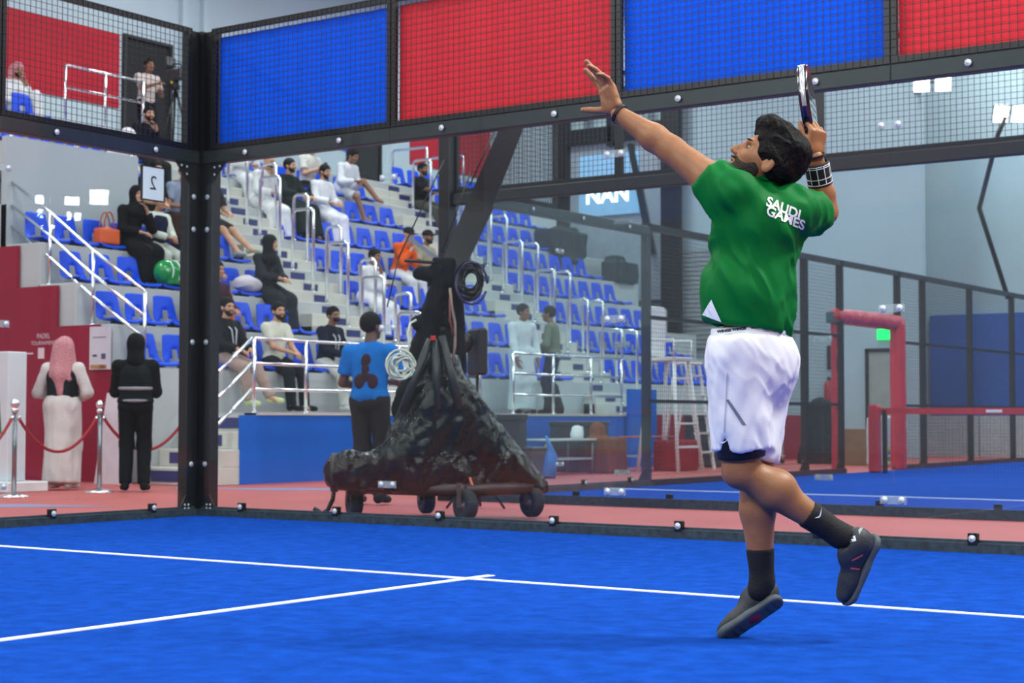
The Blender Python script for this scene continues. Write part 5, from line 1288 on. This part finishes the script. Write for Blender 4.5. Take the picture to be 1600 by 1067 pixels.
# lamps of the courts further right, out of the frame; they show as reflections in the side glass
for i, (ux_, uy_) in enumerate(((68, 312), (113, 314), (70, 334), (116, 338), (76, 357), (121, 361), (155, 308))):
    d_ = P(ux_, uy_, 1.)-CAM; t_ = -CAM[0]/d_[0]; g_ = CAM+d_*t_; d_ = d_*np.array((-1, 1, 1)); l_ = g_+d_*(6.0-g_[2])/d_[2]
    fl_ = flood('floodlight', tuple(l_), tuple(g_), 'white floodlight on a pole over the courts beyond the right edge', strength=70, n=1, w_=.34 if i != 6 else .42, h_=.20 if i != 6 else .34, pole=[l_*(1, 1, 0)+(.3, .3, 0), l_+(.25, .25, -.1), l_+(.06, .06, 0)]); fl_['group'] = 'floodlights over the courts to the right'
# far wall: blue padding, white barrier, shutter, door, exit sign
wall_sheet('wall_padding', mat('far_blue_pad', '#0c4fa8', .6, var=.08, vscale=1.5), 'tall blue wall padding at the far right behind the net', 'padding', (-3.58, 12, 25.86, 25.99, .86, 3.08))
for k in range(7): wall_sheet('barrier_board', mat('barrier_white', '#b9bfc4', .5, var=.05), 'white barrier board along the far wall, %s from its left end' % ORD[k], 'barrier', (-3.55+1.3*k, -2.28+1.3*k, 25.2, 25.25, -.012, .86))
dr = empty('door_3', (-3.25, 22.3, 0)); tag(dr, 'grey door in a black frame under the exit sign', 'door', kind='structure')
f = MB(); f.bb(-.34, -.27, -.06, 0, 0, 2.22).bb(.27, .34, -.06, 0, 0, 2.22).bb(-.34, .34, -.06, 0, 2.15, 2.22); f.build('door_frame', M_BLACK, dr); MB().bb(-.27, .27, -.03, -.005, 0, 2.15).build('door_leaf', mat('door_grey', '#8b938f', .5), dr)
b = MB(); b.bb(-.19, -.14, -.06, -.03, .98, 1.0); b.build('door_handle', M_CHROME, dr)
es = tag(empty('exit_sign', (-3.13, 22.26, 2.50)), 'glowing green exit sign above the grey door', 'sign')
MB().bb(-.19, .19, -.03, .03, -.11, .11, .006).build('sign_face', mat('exit_green', (.0, .8, .12), .4, var=0, emit=1.6), es); MB().bb(-.03, .03, -.01, .05, .09, .16).build('hanger', M_STEEL, es)
fe = tag(empty('fire_extinguisher', (-4.37, 22.2, 1.05)), 'red fire extinguisher hung on the end wall', 'fire extinguisher')
b = MB(); b.lathe((0, 0, 0), [(.09, 0), (.10, .03), (.10, .42), (.07, .50), (.03, .53)], 16); b.build('cylinder', mat('extinguisher_red', '#a3182a', .35), fe)
b = MB(); b.tube([(0, -.02, .55), (.1, -.05, .55), (.13, -.05, .45), (.12, -.06, .1)], .016, 6); b.build('hose', M_BLACK, fe); b = MB(); b.box((0, 0, .57), (.06, .05, .06)); b.build('valve', M_BLACK, fe)
b = MB(); b.bb(-.05, .05, .02, .05, .75, 1.25); b.build('holder', M_BLACK, fe)
# louvred shutter on the end wall
sh_o = tag(empty('roller_shutter', (-7.4, 22.28, 0)), 'pale ribbed roller shutter on the end wall behind the player', 'shutter')
M_SHUT = mat('shutter_grey', '#9aa4a9', .5, .2)
for k in range(22): MB().bb(-.75, 2.2, -.035, 0, 2.3+.1*k, 2.385+.1*k, .01).build('slat', M_SHUT, sh_o)
# scoreboard screen in a black steel frame beyond the stand
sb = tag(empty('scoreboard', (-9.6, 22.0, 0)), 'light blue scoreboard screen in a grey panel with black frame', 'screen')
MB().bb(-1.05, 1.4, .1, .31, 3.4, 7.3).build('panel', mat('panel_grey', '#8f9aa6', .5), sb)
MB().bb(-.78, .80, .04, .1, 5.35, 6.75).build('screen', mat('screen_blue', (.20, .38, .58), .3, var=.03, emit=.45), sb)
lettering('screen_text', 'NAN', .52, (-.02, .030, 5.80), (1, 0, 0), (0, 0, 1), mat('screen_white', (1, 1, 1), .3, var=0, emit=1.8), sb, bold=.015)
part('screen_line', mat('screen_blue2', (.22, .40, .6), .3, emit=.4), sb, (.48, .50, .03, .041, 5.35, 6.75))
for (x0, x1, z0, z1) in ((-1.45, -1.05, 2.9, 8.2), (1.40, 1.85, 2.2, 8.2), (-1.05, 1.4, 7.0, 7.35), (-1.05, 1.4, 7.95, 8.2), (.0, .16, 6.9, 8.0)):
    MB().bb(x0, x1, -.05, .1, z0, z1).build('frame_bar', M_STEEL, sb)
b = MB(); b.prism([(.55, -.06, 6.9), (.68, -.06, 6.9), (1.25, -.06, 4.4), (1.10, -.06, 4.4)], (0, .06, 0)); b.build('diagonal_brace', M_STEEL2, sb)
for x in (-.55, .95): b = MB(); b.ball((x, -.02, 7.68), (.14, .05, .17)); b.build('loudspeaker', M_BLACK, sb)
# umpire chair
um = tag(empty('umpire_chair', (-2.55, 12.35, 0)), 'tall white umpire chair beside the second court', 'umpire chair')
for (x, y) in ((-.35, -.38), (.35, -.38), (-.35, .38), (.35, .38)): b = MB(); b.tube([(x, y, 0), (x*.55, y*.6, 1.68)], .028, 8); b.build('leg', M_WHITE, um)
MB().bb(-.24, .24, -.27, .27, 1.66, 1.72, .01).build('seat', M_WHITE, um); MB().bb(-.27, -.22, -.27, .27, 1.74, 2.5, .02).build('backrest', M_WHITE, um)
for z in (.35, .7, 1.05, 1.38): MB().bb(.30-.08*z, .34-.08*z, -.36+.08*z, .36-.08*z, z, z+.035).build('rung', M_WHITE, um)
for y in (-.27, .27): b = MB(); b.tube([(-.22, y, 1.98), (.22, y, 1.98), (.22, y, 1.72)], .02, 8); b.build('armrest', M_WHITE, um)
b = MB(); b.tube([(-.2, .27, .4), (.2, -.27, 1.4)], .016, 6); b.build('cross_brace', M_WHITE, um)
# stepladder
ld = tag(empty('stepladder', (-2.85, 13.45, 0)), 'white aluminium stepladder standing on the pink floor', 'ladder')
for y in (-.24, .24): b = MB(); b.box((.22, y*.85, .83), (.03, .06, 1.70), rot('Y', -.16)@np.eye(3)); b.build('rail', M_WHITE, ld); b = MB(); b.box((-.24, y*.8, .83), (.025, .04, 1.70), rot('Y', .17)); b.build('rear_rail', M_WHITE, ld)
for z in (.25, .55, .85, 1.15, 1.45): MB().bb(.30-.16*z, .40-.16*z, -.20, .20, z, z+.03).build('tread', M_WHITE, ld)
MB().bb(-.14, .14, -.22, .22, 1.64, 1.68, .01).build('top_cap', M_WHITE, ld)
# blue board, tables, chairs and boxes along the far side wall
tag(part('blue_board', M_BLUEW, None, (-4.28, -4.22, 13.95, 14.85, -.012, 1.28)), 'blue board standing behind the umpire chair', 'board')
def table(x, y, l, wd, h, c, label):
    r = tag(empty('folding_table', (x, y, 0)), label, 'table'); MB().bb(-wd/2, wd/2, -l/2, l/2, h-.03, h, .006).build('tabletop', mat('table_'+c.strip('#'), c, .5), r)
    for sx in (-1, 1):
        for sy in (-1, 1): b = MB(); b.cyl((sx*(wd/2-.04), sy*(l/2-.06), 0), (sx*(wd/2-.04), sy*(l/2-.06), h-.03), .016, 8); b.build('leg', mat('table_leg', '#8f979b', .4, .6), r)
    MB().bb(-wd/2+.03, wd/2-.03, -l/2+.06, l/2-.06, .2, .225).build('shelf', mat('table_shelf', '#c2c8c8', .5), r); return r
table(-3.25, 10.3, 1.35, .5, .50, '#b9c4c4', 'low white table with a kettle beside the crane'); table(-3.2, 12.75, .9, .5, .52, '#a94a58', 'low red-topped table near the blue board')
V, F = blob([rbox((0, 0, .25), (.18, .22, .22), None, .04, .05), cone((-.14, 0, .3), (-.16, 0, .62), .14, .11, .08)], .02, 1); V = folds(V, F, .03, 8., 2., (.1, .1, 1), 3.)
o = quads('draped_chair', V, F, cloth('#7b4326')); o.location = (-3.0, 11.25, 0); tag(o, 'chair draped with a brown cloth', 'chair')
V, F = blob([rbox((0, 0, .22), (.2, .28, .2), None, .03, .05)], .02, 1); V = folds(V, F, .03, 8., 2., (.1, .1, 1), 7.)
o = quads('red_cloth_box', V, F, cloth('#9b1c2c')); o.location = (-3.2, 12.9, 0); o.location.z = .0; o.location.x = -2.75; tag(o, 'box covered with a red cloth near the far post', 'box')
kt = tag(empty('kettle', (-3.2, 10.75, .50)), 'white kettle on the low white table', 'kettle'); b = MB(); b.lathe((0, 0, 0), [(.09, 0), (.10, .06), (.07, .17), (.03, .19)], 14); b.build('pot', M_WHITE, kt); b = MB(); b.tube([(0, .06, .17), (0, .15, .17), (0, .16, .05), (0, .09, .03)], .012, 6); b.build('handle', M_WHITE, kt)
b = MB(); b.tube([(-2.5, 8.95, .0), (-2.5, 9.02, .28), (-2.5, 8.98, .42), (-2.52, 8.92, .56)], [.10, .09, .035, .015], 10); tag(b.build('pump_bottle', mat('bright_blue', '#2f7fd0', .4)), 'small bright blue bottle-like bag right of the crane', 'bag')
def bin_(x, y, sx, sy, h, c, label, cat):
    r = tag(empty(label.split()[1]+'_'+label.split()[2] if False else 'storage_box', (x, y, 0)), label, cat)
    MB().bb(-sx/2, sx/2, -sy/2, sy/2, 0, h*.9, .02).build('box_body', mat('box_'+c.strip('#'), c, .6, var=.12), r); MB().bb(-sx/2-.01, sx/2+.01, -sy/2-.01, sy/2+.01, h*.9, h, .01).build('lid', mat('boxlid_'+c.strip('#'), c, .5, var=.1), r)
bin_(-3.3, 8.9, .5, .7, .85, '#23252f', 'dark storage case behind the crane plastic', 'case'); bin_(-3.1, 9.4, .4, .5, .40, '#4a4e54', 'grey storage box under the white table', 'box'); bin_(-3.7, 11.6, .5, .9, .75, '#2d2e33', 'dark case behind the brown draped chair', 'case')
bin_(-3.3, 14.9, .5, .6, .85, '#2a2a35', 'dark stacked case right of the stepladder', 'case'); bin_(-2.9, 13.15, .35, .4, .35, '#8d8a62', 'olive sack-like box under the stepladder', 'box')
tr = tag(empty('trolley', (-3.2, 16.9, 0)), 'grey steel trolley right of the stepladder by the fence', 'trolley')
for (x, y) in ((-.2, -.25), (.2, -.25), (-.2, .25), (.2, .25)): b = MB(); b.cyl((x, y, .05), (x, y, .75), .02, 8); b.build('upright', M_ZINC, tr); b = MB(); b.ball((x, y, .04), .04); b.build('caster', M_BLACK, tr)
for z in (.12, .72): MB().bb(-.23, .23, -.28, .28, z, z+.03).build('deck', M_ZINC, tr)
MB().bb(-.18, .18, -.2, .2, .15, .62, .02).build('load', mat('trolley_load', '#2d3136', .6), tr)
V, F = blob([cone((0, 0, 0), (0, 0, .95), .42, .2, .1), ell((0, 0, 1.0), (.2, .2, .12), None, .08)], .03, 1, cuts=[((0, 0, 0), (0, 0, -1))]); V = folds(V, F, .05, 6., 2., (.1, .1, 1), 3.)
o = quads('dark_draped_stack', V, F, cloth('#1d2226')); o.location = (-2.6, 17.9, 0); tag(o, 'dark cloth heap behind the padded gate', 'heap')
bx_ = tag(empty('white_sack', (-.9, 16.6, 0)), 'white sack with green and yellow print behind the net post', 'sack'); V, F = blob([rbox((0, 0, .42), (.12, .25, .36), None, .05, .05)], .02, 1); V = folds(V, F, .02, 7., 3., (0, .2, 1), 3.); quads('sack', V, F, cloth('#c3c8cc'), bx_)
for c, z in (('#3f8a55', .14), ('#b9b03a', .30), ('#3a63a8', .24)): MB().bb(.155, .178, -.2, .22, z-.05, z+.03, .01).build('sack_print', mat('sack_'+c.strip('#'), c, .6), bx_)
tag(part('cardboard_box', mat('cardboard', '#7d6149', .7, var=.1), None, (-1.9, -1.4, 17.2, 17.6, -.012, .62), bev=.01), 'brown cardboard box beside the red gate pad', 'box')
# ================================================================== END
bpy.context.view_layer.update()
